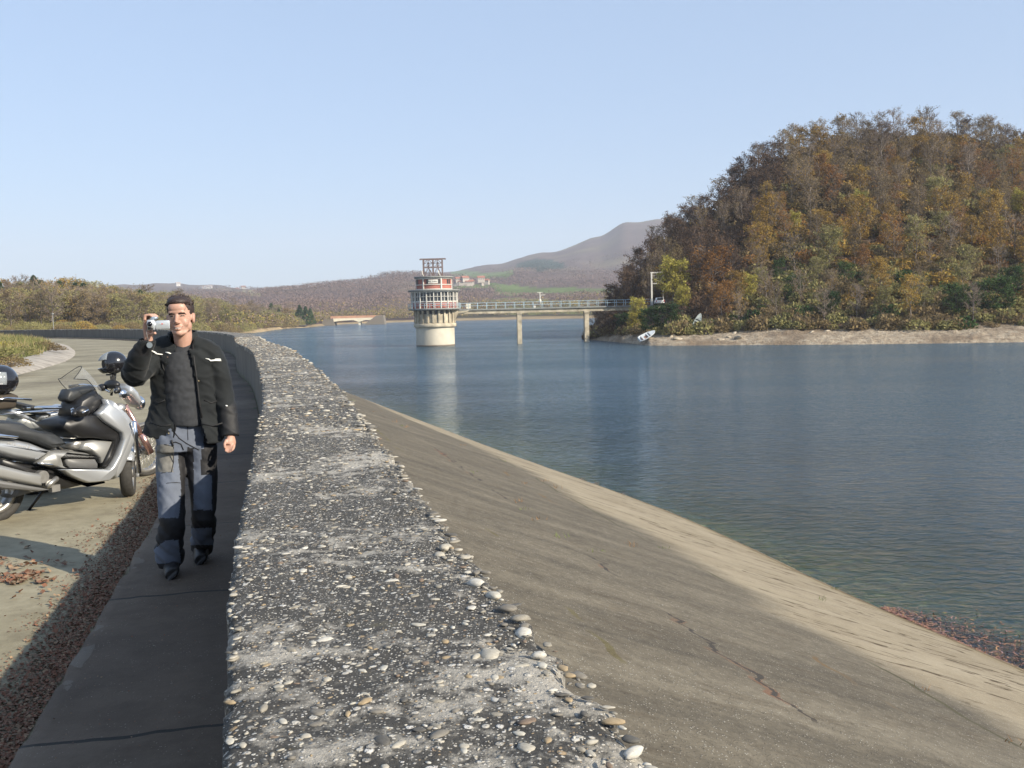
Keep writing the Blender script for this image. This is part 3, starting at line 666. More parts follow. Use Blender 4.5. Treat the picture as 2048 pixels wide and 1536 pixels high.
# ------------------------------------------------------------------ intake tower
M_TCON = simple('tower_concrete', (.36, .315, .235), .85, 0, .9, .38, .02)
M_TCON2 = simple('drum_concrete', (.43, .395, .32), .85, 0, .35, .2, .02)
M_SLAB = simple('slab_grey', (.20, .205, .195), .8, 0, 1, .2)
M_RED = simple('red_render', (.31, .115, .09), .85, 0, .8, .22)
M_WHITE = simple('white_paint', (.52, .50, .45), .6, 0, 2, .1)
M_BLUE = simple('pale_blue_rail', (.30, .40, .45), .5, 0, 3, .15)
M_DARK = simple('dark_opening', (.03, .03, .035), .6)
M_GLASS = simple('window_glass', (.06, .07, .08), .12, 0)
M_RUST = simple('rusty_steel', (.16, .12, .115), .8, 0, 2, .3)
TX, TYY = -13.4, 175.0
def ztow(v, y=None): return ZV(872, v, y or TYY - 3.4)
def build_tower():
    T = thing('intake_tower', 'round concrete intake tower with red upper drum and rooftop steel frame standing in the lake', 'tower', (TX, TYY, WZ))
    Z = lambda v: ztow(v) - WZ
    b = MB(); b.lathe([(3.42, -3), (3.42, 0), (3.42, Z(657)), (3.42, Z(655.5)), (3.55, Z(654)), (3.0, Z(653))]); b.obj('base_drum', M_TCON2, T)
    b = MB(); b.lathe([(3.40, .02), (3.44, .02), (3.44, .26), (3.40, .28)]); b.obj('waterline_stain', simple('wet_stain', (.16, .13, .10), .6), T)
    # collar and shaft with pilasters
    b = MB(); b.lathe([(3.3, Z(655)), (3.72, Z(654.5)), (3.78, Z(652)), (3.78, Z(648)), (3.6, Z(646.5)), (3.45, Z(646))]); b.obj('collar', M_TCON, T)
    b = MB(); b.lathe([(3.4, Z(647)), (3.4, Z(619))]); b.obj('shaft', M_TCON, T)
    b = MB()
    for k in range(22):
        a = 2 * PI * (k + .5) / 22; c, s = math.cos(a), math.sin(a)
        b.box((3.5 * c, 3.5 * s, (Z(646) + Z(619)) / 2), (.34, .30, Z(619) - Z(646)), rz=a)
        a2 = 2 * PI * (k + 1) / 22
        if k % 2 == 0 or k > 9: MB().box((3.40 * math.cos(a2), 3.40 * math.sin(a2), Z(624.5)), (.1, .46, .62), rz=a2).obj('vent_opening', M_DARK, T)
    b.obj('pilaster_ring', M_TCON, T)
    # gallery slab + blue railing
    b = MB(); b.lathe([(3.3, Z(621)), (4.4, Z(620)), (4.68, Z(619)), (4.68, Z(616.5)), (3.0, Z(616.5))]); b.obj('gallery_slab', M_SLAB, T)
    rl = MB(); n = 30; R = 4.6; zt, zb_ = Z(607), Z(617)
    for h in (zt, (zt + zb_) / 2 + .1): rl.tube([(R * math.cos(2 * PI * k / 60), R * math.sin(2 * PI * k / 60), h) for k in range(60)], .045, 5, closed=True)
    for k in range(n): a = 2 * PI * k / n; rl.bar((R * math.cos(a), R * math.sin(a), zb_ - .1), (R * math.cos(a), R * math.sin(a), zt), .07)
    rl.obj('gallery_railing', M_BLUE, T)
    # glazed gallery
    b = MB(); b.lathe([(4.02, Z(617)), (4.02, Z(604))], mi=0); b.obj('red_parapet', M_RED, T)
    g = MB(); g.lathe([(3.85, Z(604)), (3.85, Z(583))]); g.obj('gallery_glazing', M_GLASS, T)
    b = MB(); N2 = 20
    for k in range(N2):
        a = 2 * PI * k / N2 + .05; c, s = math.cos(a), math.sin(a); b.box((4.08 * c, 4.08 * s, (Z(617) + Z(582)) / 2), (.2, .16, Z(582) - Z(617)), rz=a)
        a3 = a + PI / N2; c, s = math.cos(a3), math.sin(a3); b.box((3.96 * c, 3.96 * s, (Z(604) + Z(582)) / 2), (.08, .08, Z(582) - Z(604)), rz=a3)
    for zz, hh in ((Z(603.3), .22), (Z(593), .08), (Z(583), .25)): b.lathe([(3.9, zz - hh / 2), (4.10, zz - hh / 2), (4.10, zz + hh / 2), (3.9, zz + hh / 2)])
    b.obj('window_frames', M_WHITE, T)
    b = MB(); b.lathe([(3.6, Z(582.5)), (4.55, Z(582)), (4.6, Z(579)), (3.0, Z(578.5)), (0, Z(578.3))]); b.obj('gallery_roof', M_SLAB, T)
    # red drum
    b = MB(); b.lathe([(3.08, Z(579)), (3.08, Z(556))]); rd = b.obj('upper_drum', M_RED, T)
    b = MB(); b.lathe([(3.1, Z(579)), (3.2, Z(579)), (3.2, Z(577)), (3.1, Z(577))]); b.lathe([(3.1, Z(569.6)), (3.19, Z(569.6)), (3.19, Z(568)), (3.1, Z(568))]); b.lathe([(3.1, Z(557.5)), (3.2, Z(557.5)), (3.2, Z(555)), (3.1, Z(555))])
    for k in range(6):
        a = math.radians(-122 + 60 * k) ; b.box((3.14 * math.cos(a), 3.14 * math.sin(a), (Z(579) + Z(555)) / 2), (.2, .24, Z(555) - Z(579)), rz=a)
    b.obj('drum_bands', M_WHITE, T)
    for a in (-107, -70, -35, -25, -152, -165, 20, 60, 110, 150): a = math.radians(a); MB().box((3.06 * math.cos(a), 3.06 * math.sin(a), Z(563)), (.12, .38, .80), rz=a).obj('drum_window', M_DARK, T)
    # sign board with weathered dark lettering, too worn to read
    sg = MB(); a0, a1 = math.radians(-104), math.radians(-73)
    for j in range(6):
        a = a0 + (a1 - a0) * (j + .5) / 6; sg.box((3.17 * math.cos(a), 3.17 * math.sin(a), Z(562.6)), (.05, .285, .66), rz=a)
    so_ = sg.obj('sign_board', M_WHITE, T); tx = MB()
    for j, (hh, dz) in enumerate([(.26, .05), (.12, -.05), (.20, 0), (.08, -.1), (.0, 0), (.18, 0), (.10, -.06), (.22, 0), (.14, -.05), (.2, .0), (.1, -.08)]):
        if hh: a = a0 + (a1 - a0) * (j + .8) / 12; tx.box((3.21 * math.cos(a), 3.21 * math.sin(a), Z(562.6) + dz), (.02, .07, hh), rz=a)
    tx.obj('lettering', M_DARK, so_)
    b = MB(); b.lathe([(3.2, Z(555.5)), (3.45, Z(555)), (3.52, Z(552)), (2.0, Z(551.4)), (0, Z(551.3))]); b.obj('roof_slab', M_SLAB, T)
    # rooftop lifting frame
    fr = MB(); xs = (-1.75, -.08, 1.55); zt, zb_ = Z(515.5), Z(551.5); zm = Z(533)
    for yy in (-.9, .9):
        for x in xs: fr.bar((x, yy, zb_), (x, yy, zt), .16)
        for z in (zm, zt - .1): fr.bar((xs[0], yy, z), (xs[2], yy, z), .12)
        for x0, x1 in ((xs[0], xs[1]), (xs[1], xs[2])):
            fr.bar((x0, yy, zt - .9), ((x0 + x1) / 2, yy, zt - .1), .07); fr.bar((x1, yy, zt - .9), ((x0 + x1) / 2, yy, zt - .1), .07)
            fr.bar((x0, yy, zb_), ((x0 + x1) / 2, yy, zm), .08); fr.bar((x1, yy, zb_), ((x0 + x1) / 2, yy, zm), .08); fr.bar((x0, yy, zm), (x1, yy, zt - .6), .06); fr.bar((x1, yy, zm), (x0, yy, zt - .6), .06)
    for x in xs:
        for z in (zm, zt): fr.bar((x, -.9, z), (x, .9, z), .1)
    fr.bar((-2.3, 0, zt + .03), (2.1, 0, zt + .03), .26, .14); fr.box((-2.2, 0, zt - .05), (.45, .4, .2)); fr.box((2.0, 0, zt - .05), (.45, .4, .2))
    for x in (-.9, .75): fr.tube([(x, 0, zt), (x, 0, zt - 1.3), (x + .15, 0, zm), (x + .05, 0, zb_)], .06, 5); fr.box((x, 0, zm + .15), (.35, .3, .4)); fr.box((x, 0, zt - .75), (.4, .3, .3))
    fr.obj('roof_frame', M_RUST, T)
    for x, s in ((-1.95, 1), (.95, 1)): MB().tube([(x, -1.3, zm - .6), (x + .02, -1.3, zm - 1.1), (x + .3 * s, -1.3, zb_ + .05)], .09, 6).obj('white_pipe', M_WHITE, T)
    # bracket joining the bridge
    b = MB(); b.prism([(3.0, Z(621)), (6.2, Z(622)), (5.6, Z(626)), (4.2, Z(628)), (3.9, Z(634)), (3.5, Z(646)), (3.0, Z(646))], -.9, .9); b.obj('bridge_bracket', M_TCON, T)
build_tower()
def build_bridge():
    ax, ay = TX + 4.3, 175.0; bx, by = 25.5, 177.5
    zt = ZV(1000, 616.8, 175); B = thing('footbridge', 'long narrow concrete footbridge on two thin piers linking the intake tower to the wooded hill', 'bridge', (ax, ay, WZ))
    d = Vector((bx - ax, by - ay, 0)); L = d.length; rz = math.atan2(d.y, d.x); B.rotation_euler = (0, 0, rz); z0 = zt - WZ
    b = MB(); b.box((L / 2, 0, z0 - .12), (L, 2.0, .24)); b.obj('deck', M_SLAB, B)
    b = MB(); b.box((L / 2, -.55, z0 - .55), (L, .35, .62)); b.box((L / 2, .55, z0 - .55), (L, .35, .62)); b.obj('girders', M_TCON, B)
    for u in (1039, 1174):
        px = P(u, 660, 175.5).x; s = (px - ax) / math.cos(rz); b = MB(); 
        b.box((s, -.5, (z0 - .8 - 3) / 2), (.78, .35, z0 - .8 + 3)); b.box((s, .45, (z0 - .8 - 3) / 2), (.82, .35, z0 - .8 + 3)); b.box((s, 0, (z0 - .8 - 3) / 2), (.36, .8, z0 - .8 + 3)); b.box((s, 0, z0 - .95), (.95, 1.6, .35))
        b.obj('pier', M_TCON, B)
    for yy in (-.92, .92):
        r = MB(); 
        for h in (1.05, .58): r.bar((0, yy, z0 + h), (L, yy, z0 + h), .06, .06)
        k = int(L / 1.6)
        for i in range(k + 1): r.bar((L * i / k, yy, z0), (L * i / k, yy, z0 + 1.05), .07)
        r.obj('railing', M_BLUE, B)
    # things standing on the bridge
    def on(u): return ax + (P(u, 640, 175.5).x - ax)
    x = on(938); t = thing('cabinet', 'small cream metal cabinet standing on the footbridge next to the tower', 'cabinet', (x, 175.0, zt))
    b = MB(); b.box((0, 0, .5), (.80, .5, .84)); b.obj('body', simple('cream_metal', (.66, .62, .50), .6), t); b = MB(); b.box((0, 0, .95), (.9, .6, .06)); b.obj('lid', M_WHITE, t); MB().box((-.3, 0, .04), (.1, .4, .08)).obj('foot', M_DARK, t); MB().box((.3, 0, .04), (.1, .4, .08)).obj('foot', M_DARK, t)
    x = on(1081); t = thing('weather_mast', 'white instrument mast with cross arms rising from the middle of the footbridge', 'mast', (x, 175.8, zt))
    b = MB(); b.tube([(0, 0, 0), (0, 0, 2.7)], .08, 8); b.obj('pole', M_WHITE, t)
    b = MB(); b.ell((0, 0, 1.15), (.24, .24, .42)); b.obj('sensor_housing', M_WHITE, t)
    b = MB(); b.bar((-.5, 0, 2.68), (.45, 0, 2.68), .12); b.obj('top_arm', M_WHITE, t)
    b = MB(); b.bar((0, 0, 1.9), (.45, 0, 2.25), .07); b.bar((.2, 0, 2.22), (.95, 0, 2.22), .12); b.obj('side_arm', M_WHITE, t)
    x = on(1070); t = thing('bridge_valve', 'small white valve box on the footbridge deck left of the mast', 'box', (x, 175.3, zt)); b = MB(); b.box((0, 0, .18), (.35, .3, .36)); b.tube([(0, 0, .36), (0, 0, .6)], .05, 6); b.lathe([(.02, .6), (.17, .6), (.17, .64), (.02, .64)], n=12); b.obj('body', M_WHITE, t)
build_bridge()
# ------------------------------------------------------------------ gate frame, parked car, rowing boats
def build_portal():
    p = P(1322, 604, 176); x, y = p.x, 180.0; z = ZV(1322, 608, 178) - .2
    t = thing('gate_frame', 'tall white portal frame standing among the yellow trees at the hill end of the footbridge', 'gate', (x, y, z))
    b = MB(); h = ZV(1322, 546, 180) - z; b.box((-1.05, 0, h / 2), (.28, .28, h)); b.obj('post', M_WHITE, t); b = MB(); b.box((1.05, 0, h / 2), (.2, .2, h)); b.obj('post', M_WHITE, t)
    b = MB(); b.box((0, 0, h + .1), (2.5, .3, .22)); b.obj('lintel', M_WHITE, t); MB().box((0, 0, h - 1.9), (1.9, .1, .1)).obj('crossbar', M_WHITE, t)
    b = MB(); 
    for k in range(4): b.box((-.6 + .4 * k, 0, h - .95), (.05, .05, 1.8))
    for k in range(3): b.box((0, 0, h - .4 - .5 * k), (2.0, .05, .05))
    b.obj('grille', simple('grey_grille', (.35, .35, .33), .6), t)
    b = MB(); b.box((2, 0, -.9), (9, 5, 1.8)); o = b.obj('abutment', M_TCON); tag(o, 'concrete landing block carrying the hill end of the footbridge beneath the yellow tree', 'abutment'); o.location = (x, y + .5, z - .02)
    # small white car seen from its rear
    c = thing('parked_car', 'white hatchback car parked beside the portal frame at the end of the footbridge', 'car', (x + .1, y - 1.6, z))
    bd = MB(); bd.pillow([(-.8, .28), (.8, .28), (.84, .55), (.8, .86), (-.8, .86), (-.84, .55)], -1.0, 1.7, .10, 4); bd.obj('body', simple('white_car_paint', (.8, .8, .8), .3, coat=.6), c)
    cb = MB(); cb.pillow([(-.76, .84), (.76, .84), (.6, 1.36), (-.6, 1.36)], -.95, .9, .10, 4); cb.obj('cabin', simple('white_car_paint_roof', (.8, .8, .8), .3), c)
    wn_ = MB(); wn_.box((0, -.91, 1.1), (1.12, .1, .34)); wn_.obj('rear_window', M_GLASS, c)
    for sx in (-1, 1):
        l_ = MB(); l_.box((sx * .72, -.98, .72), (.16, .08, .3)); l_.obj('tail_light', simple('tail_lamp_red', (.4, .02, .02), .3), c)
        for yy in (-.5, 1.2):
            wh = MB(); wh.tube([(sx * .62, yy, .28), (sx * .82, yy, .28)], .28, 16); wh.obj('wheel', simple('tyre_rubber', (.02, .02, .02), .8), c)
build_portal()
def boat_mesh(L=3.4, W=1.35, Hh=.5):
    hull = MB(); n = 14; rows = []
    for i in range(n + 1):
        f = i / n; w_ = W / 2 * (math.sin(PI * min(1, (f * .72 + .28))) ** .55 if f < .999 else .03); sh = Hh + .12 * f * f
        rows.append([(L * (f - .5), -w_, sh), (L * (f - .5), -w_ * .92, sh * .45), (L * (f - .5), -w_ * .55, .05 + .12 * f ** 4), (L * (f - .5), 0, 0 + .18 * f ** 4), (L * (f - .5), w_ * .55, .05 + .12 * f ** 4), (L * (f - .5), w_ * .92, sh * .45), (L * (f - .5), w_, sh)])
    return rows
def build_boat(loc, rot, sc, name, label, c1, c2):
    t = thing(name, label, 'boat', loc); t.rotation_euler = rot; t.scale = (sc,) * 3
    rows = boat_mesh(); b = MB(); V = [p for r in rows for p in r]; b.add(V, grid_faces(len(rows), 7), True); b.add(rows[0], [tuple(range(7))])
    h = b.obj('hull', c1, t); md = h.modifiers.new('thick', 'SOLIDIFY'); md.thickness = .05
    b = MB(); b.tube([rows[i][0] for i in range(len(rows))], .045, 6); b.tube([rows[i][6] for i in range(len(rows))], .045, 6); b.tube([rows[0][0], rows[0][6]], .045, 6); b.obj('gunwale', c1, t)
    b = MB(); b.box((-.9, 0, .36), (.3, 1.2, .05)); b.box((.2, 0, .36), (.3, 1.22, .05)); b.add([rows[i][0] for i in range(9, 15)] + [rows[i][6] for i in range(9, 15)], [(i, i + 1, i + 7, i + 6) for i in range(5)]); b.obj('thwarts', c1, t)
    b = MB(); b.box((-.2, 0, .13), (2.0, .8, .02)); b.obj('floor_boards', c2, t)
pb = hill_pt(1296, .35)
build_boat(pb + Vector((0, -.3, .35)), (math.radians(38), math.radians(-24), math.radians(14)), .85, 'rowing_boat', 'white rowing boat tipped up on the shore below the wooded hill', simple('boat_white', (.45, .49, .52), .4, 0, 2, .1), simple('boat_floor', (.22, .14, .11), .8))
pb = hill_pt(1393, 1.1)
build_boat(pb + Vector((0, -1, 1.0)), (math.radians(85), math.radians(-68), math.radians(10)), .85, 'upturned_boat', 'grey boat hull standing on end against the trees on the hill shore', simple('boat_grey', (.33, .37, .36), .6, 0, 2, .15), simple('boat_floor_grey', (.12, .1, .1), .8))
build_boat((-118 + 2, 545, WZ + .25), (0, 0, .2), 2.0, 'moored_barge', 'dark boat lying at the far sandy shore right of the conifers', simple('boat_dark', (.04, .035, .035), .7), simple('boat_floor_dark', (.1, .08, .07), .8))
# ------------------------------------------------------------------ far road bridge
def build_far_bridge():
    y = 640; a = P(662, 640, y); e = P(762, 634, y); t = thing('road_bridge', 'low cream road bridge with reddish parapet crossing the far inlet of the lake', 'bridge', (a.x, y, WZ))
    L = e.x - a.x; S = y / F; zt = ZV(711, 636, y) - WZ
    b = MB(); b.prism([(1.2, zt - 2.3), (2, zt - .3), (2, zt), (L - 2, zt), (L - 2, zt - 1.8), (L * .70, zt - 1.4), (L * .60, zt - 2.4), (L * .56, zt - 2.4), (L * .46, zt - 1.3), (6, zt - 1.6)], -4, 4); b.obj('beam', simple('bridge_cream', (.62, .56, .42), .8, 0, .2, .1), t)
    b = MB(); b.box((L * .58, 0, (zt - 2.4) / 2 - .5), (1.2, 6, zt - 1.4)); b.obj('pier', simple('bridge_pier', (.6, .56, .45), .8), t)
    b = MB(); b.box((L * .5, -3.9, zt + .75), (L * .97, .25, 1.5)); b.box((L * .5, 3.9, zt + .75), (L * .97, .25, 1.5)); b.obj('parapet', simple('bridge_parapet', (.45, .24, .15), .8, 0, .3, .15), t)
    b = MB(); b.prism([(L - 2.2, zt + 1.4), (L + 2, zt + 1.4), (L + 3, -1), (L - 12, -1)], -5, 5); b.obj('abutment', simple('bridge_abutment', (.15, .13, .105), .9), t)
    b = MB(); b.prism([(-4, zt), (2.2, zt), (3.2, -1), (-6, -1)], -5, 5); b.obj('abutment', simple('bridge_abutment', (.15, .13, .105), .9), t)
build_far_bridge()
# ------------------------------------------------------------------ houses
M_HW = simple('house_render', (.40, .36, .31), .8, 0, .5, .1); M_HR = simple('roof_tiles', (.30, .12, .08), .8, 0, .6, .2)
def build_house(u, v, y, w_, h_, rz, label, grp, roofc=None, wallc=None):
    p = P(u, v, y); t = thing('house', label, 'house', (p.x, y, p.z), rz, grp)
    d = w_ * .7; b = MB(); b.box((0, 0, h_ / 2 - 1.5), (w_, d, h_ + 3)); wl = b.obj('wall', wallc or M_HW, t)
    rh = w_ * .27; b = MB(); b.add([(-w_ * .55, -d * .58, h_ - .1), (w_ * .55, -d * .58, h_ - .1), (w_ * .55, d * .58, h_ - .1), (-w_ * .55, d * .58, h_ - .1), (-w_ * .55, 0, h_ + rh), (w_ * .55, 0, h_ + rh)], [(0, 1, 5, 4), (2, 3, 4, 5), (0, 4, 3), (1, 2, 5), (3, 2, 1, 0)])
    rf = b.obj('roof', roofc or M_HR, t); b = MB(); b.box((w_ * .2, d * .1, h_ + rh * .9), (.8, .8, 1.8)); b.obj('chimney', M_HW, rf)
    for k in range(3): b = MB(); b.box((-w_ * .3 + w_ * .3 * k, -d * .5, h_ * .55), (1.2, .12, 1.5)); b.obj('window', M_DARK, t)
V1 = 'red roofed village house on the green slope right of the intake tower'
vil = [(917, 562, 10, 4.5, .2), (926, 567, 13, 4, 0), (930, 560, 12, 4, .5), (913, 568, 9, 4, -.3), (943, 566, 9, 3.5, .1), (962, 561, 12, 5, .15), (973, 565, 9, 4, -.3), (966, 567, 7, 3, .4), (938, 568, 12, 4, .1)]
names = ['house with red roof furthest left beside the tower roof', 'broad low house with red roof in front of the village cluster', 'upper red roofed house at the back of the village cluster', 'small red roofed house at the left foot of the village', 'small detached house between the two village clusters', 'white walled house with wide red roof in the right village cluster', 'red gabled house at the right end of the village', 'low outbuilding in front of the right village cluster', 'red roofed house closing the right side of the left cluster']
for (u, v, w_, h_, rz), nm in zip(vil, names): build_house(u, v, 1350, w_ * .8, h_ * .75, rz, nm, 'village houses on the green slope')
farh = [(404, 578, 'white house highest on the hazy ridge behind the man'), (411, 577, 'wide white farmhouse on the hazy far ridge'), (420, 576, 'low white building at the right of the far ridge cluster'), (474, 581, 'red and white house standing alone on the hazy ridge'), (487, 577, 'small far house on the skyline right of the lone house'), (356, 570, 'tiny white house at the skyline above the left wood')]
for i, (u, v, nm) in enumerate(farh): build_house(u, v, 2600, 11, 4.5, .2 * i - .4, nm, 'scattered houses on the far ridge', M_HR if i in (3, 4) else simple('grey_roof', (.35, .3, .28), .8), simple('far_white_render', (.5, .48, .45), .8))
# ------------------------------------------------------------------ trees
def leaf_mat(name, stops, hv=.0):
    m = N(name); g = m.n('NewGeometry').outputs['Random Per Island']; oi = m.n('ObjectInfo').outputs['Random']
    tc = m.n('TexCoord').outputs['Object']; a = m.math('ADD', m.math('MULTIPLY', g, .35), m.math('ADD', m.math('MULTIPLY', m.noise(tc, .55, 3), .45), m.math('MULTIPLY', oi, .30)))
    c = m.ramp(a, [(q, tuple(min(1, v * 1.10) for v in cc)) for q, cc in stops]); df = m.n('BsdfDiffuse'); tl = m.n('BsdfTranslucent'); m.l(c, df.inputs[0]); m.l(c, tl.inputs[0]); mx = m.n('MixShader'); mx.inputs[0].default_value = .32
    m.l(df.outputs[0], mx.inputs[1]); m.l(tl.outputs[0], mx.inputs[2]); m.l(mx.outputs[0], m.out.inputs['Surface']); m.t.nodes.remove(m.b); return m.m
LM = {
 'ochre': leaf_mat('leaves_ochre', [(.25, (.13, .08, .028)), (.5, (.25, .16, .045)), (.75, (.36, .25, .065))]),
 'rust': leaf_mat('leaves_rust', [(.25, (.13, .065, .028)), (.5, (.21, .105, .036)), (.75, (.29, .16, .055))]),
 'olive': leaf_mat('leaves_olive', [(.25, (.10, .095, .042)), (.5, (.19, .178, .075)), (.75, (.30, .275, .115))]),
 'brown': leaf_mat('leaves_brown', [(.25, (.09, .068, .042)), (.5, (.155, .118, .066)), (.75, (.25, .19, .095))]),
 'yellow': leaf_mat('leaves_yellow', [(.25, (.18, .155, .035)), (.5, (.32, .28, .06)), (.75, (.42, .38, .11))]),
 'green': leaf_mat('leaves_green', [(.25, (.02, .04, .02)), (.5, (.04, .075, .03)), (.75, (.08, .12, .045))]),
 'purple': leaf_mat('leaves_purple_brown_shaded', [(.25, (.06, .038, .028)), (.5, (.10, .066, .045)), (.75, (.16, .105, .065))]),  # purple-brown, with the shade of the hill's left flank put into the colour
}
M_BARK = simple('bark', (.13, .11, .095), .95, 0, 2, .3)
M_TWIG = simple('twigs', (.19, .15, .12), .95, 0, .7, .3)
M_TWIGD = simple('dark_twigs', (.085, .065, .06), .95, 0, .7, .3)
def tri_tube(V, Fc, a, b, r0, r1):      # 3-sided twig
    d = (b - a); t = d.normalized(); x = t.orthogonal().normalized(); y = t.cross(x); o = len(V)
    for p, r in ((a, r0), (b, r1)):
        for k in range(3): an = 2 * PI * k / 3; V.append(p + x * (r * math.cos(an)) + y * (r * math.sin(an)))
    for k in range(3): Fc.append((o + k, o + (k + 1) % 3, o + 3 + (k + 1) % 3, o + 3 + k))
def quad(V, Fc, p, s, R):
    n = Vector((R.normal(), R.normal(), R.normal() + .4)).normalized(); x = n.orthogonal().normalized(); a = R.rand() * 6.28; x = (Matrix.Rotation(a, 3, n) @ x); y = n.cross(x); o = len(V); s2 = s * (.5 + .4 * R.rand())
    V += [p - x * s - y * s2 * .5, p + x * s * .2 - y * s2, p + x * s, p + y * s2]; Fc.append((o, o + 1, o + 2, o + 3))
def gen_tree(seed, H, Rc, leaves, lsize, lm, twig=M_TWIG, ntw=5, low=.25, tw_r=.022):
    R = np.random.RandomState(seed); tv, tf = [], []; cv, cf = [], []; lv, lf = [], []
    lean = Vector((R.normal() * .05, R.normal() * .05, 1)); trunk = [Vector((0, 0, -.6))]
    for i in range(1, 8): z = H * .92 * i / 7; trunk.append(Vector((lean.x * z + R.normal() * .10, lean.y * z + R.normal() * .10, z)))
    r = lambda z: max(.03, H * .016 * (1 - z / H) + .02)
    for a, b in zip(trunk, trunk[1:]): tri_tube(tv, tf, a, b, r(a.z) * 1.1, r(b.z) * 1.1)
    tips = []
    nl = int(15 + 5 * R.rand())
    for k in range(nl):
        f = low + (.95 - low) * ((k + R.rand()) / nl); z = H * .92 * f; i = min(6, int(f * 7)); base = trunk[i].lerp(trunk[i + 1], f * 7 - i)
        az = k * 2.4 + R.normal() * .5; prof = math.sin(PI * min(1, max(.12, (f - low * .6) / (1.04 - low * .6)))) ** .6; L = Rc * prof * (.65 + .5 * R.rand()); up = .45 + .75 * f + R.normal() * .15
        d = Vector((math.cos(az), math.sin(az), up)); d.normalize(); p1 = base + d * L * .5 + Vector((0, 0, .05 * L)); p2 = base + d * L + Vector((0, 0, .18 * L))
        tri_tube(tv, tf, base, p1, r(z) * .55, r(z) * .35); tri_tube(tv, tf, p1, p2, r(z) * .35, .02)
        for j in range(6):
            g = .3 + .7 * (j + R.rand()) / 6; q = base.lerp(p1, g * 2) if g < .5 else p1.lerp(p2, g * 2 - 1)
            d2 = (d + Vector((R.normal(), R.normal(), R.normal() * .6 + .45)) * .75).normalized(); q2 = q + d2 * L * (.28 + .3 * R.rand()); tri_tube(cv, cf, q, q2, tw_r * 1.3, tw_r * .7); tips.append(q2)
            for _ in range(ntw):
                d3 = (d2 + Vector((R.normal(), R.normal(), R.normal() * .7 + .25)) * .8).normalized(); q3 = q.lerp(q2, .3 + .7 * R.rand()); q4 = q3 + d3 * (.45 + .65 * R.rand()) * Rc * .3; tri_tube(cv, cf, q3, q4, tw_r * .8, tw_r * .35); tips.append(q4)
    T = tips; wts = R.rand(len(T)) ** 2.2; wts /= wts.sum(); idx = R.choice(len(T), leaves, p=wts) if leaves else []
    for i in idx: quad(lv, lf, T[i] + Vector((R.normal(), R.normal(), R.normal() * .8)) * Rc * .085, lsize * (.6 + .8 * R.rand()), R)
    tm = mesh_np('trunk', tv, tf, [M_BARK], True)
    o = len(cv); cm = mesh_np('crown', cv + lv, cf + [tuple(i + o for i in f) for f in lf], [twig, LM[lm]], False, [0] * len(cf) + [1] * len(lf))
    return tm, cm
def gen_conifer(seed, H, Rc):
    R = np.random.RandomState(seed); tv, tf = [], []; lv, lf = [], []
    tri_tube(tv, tf, Vector((0, 0, -.5)), Vector((0, 0, H)), .16, .03)
    for k in range(1100):
        f = R.rand() ** .8; z = H * (.12 + .88 * f); rr = Rc * (1 - f) ** .8 * (.35 + .65 * R.rand()) + .05; a = R.rand() * 6.28
        quad(lv, lf, Vector((rr * math.cos(a), rr * math.sin(a), z - .25 * rr)), .34 * (.6 + .7 * R.rand()), R)
    return mesh_np('trunk', tv, tf, [M_BARK]), mesh_np('crown', lv, lf, [LM['green']])
KIND = {}
def kinds(key, lst): KIND[key] = [gen_tree(*a) for a in lst]
kinds('ochre', [(11, 9, 2.7, 2550, .12, 'ochre'), (12, 8, 2.5, 1870, .12, 'ochre')])
kinds('rust', [(21, 8.5, 2.6, 2380, .12, 'rust'), (22, 9, 2.6, 1360, .12, 'rust')])
kinds('olive', [(31, 8.5, 2.6, 2210, .12, 'olive'), (32, 7.5, 2.6, 2890, .12, 'olive')])
kinds('brown', [(41, 9.5, 2.6, 1445, .11, 'brown'), (42, 9, 2.4, 2125, .11, 'brown'), (43, 9, 2.7, 1020, .11, 'brown')])
kinds('bare', [(51, 9.5, 2.6, 272, .10, 'brown', M_TWIG, 8), (52, 9, 2.8, 442, .10, 'ochre', M_TWIG, 7), (53, 10, 2.5, 102, .10, 'brown', M_TWIG, 8)])
kinds('purple', [(61, 8.5, 2.8, 1530, .12, 'purple', M_TWIGD, 8), (62, 8, 2.6, 1020, .12, 'purple', M_TWIGD, 9)])
kinds('yellow', [(71, 8, 2.7, 4420, .12, 'yellow')]); kinds('green', [(81, 6, 2.6, 4420, .12, 'green', M_TWIGD, 5, .08)])
KIND['conifer'] = [gen_conifer(91, 11, 2.6), gen_conifer(92, 10, 2.2)]
def place_tree(kind, x, y, z, sc, rz, label, group, name='deciduous_tree', var=None, tilt=(0, 0), wide=1.0):
    tm, cm = KIND[kind][(var if var is not None else rng.randint(len(KIND[kind]))) % len(KIND[kind])]
    t = thing(name, label, 'tree', (x, y, z), rz, group); t.scale = (sc * wide, sc * wide, sc); t.rotation_euler = (tilt[0], tilt[1], rz)
    for nm, me in (('trunk', tm), ('crown', cm)): link(bpy.data.objects.new(nm, me), t)
    return t
HL = {'ochre': 'yellow-brown leafed tree within the dense wood on the hillside', 'rust': 'rust-red leafed tree within the dense wood on the hillside', 'olive': 'olive green tree within the dense wood on the hillside',
      'brown': 'dull brown leafed tree within the dense wood on the hillside', 'bare': 'grey nearly bare tree within the dense wood on the hillside', 'purple': 'dark purple-brown tree on the shaded left flank of the wooded hill', 'green': 'dark green bushy tree in the wood at the foot of the hill', 'yellow': 'bright yellow tree within the dense wood on the hillside'}
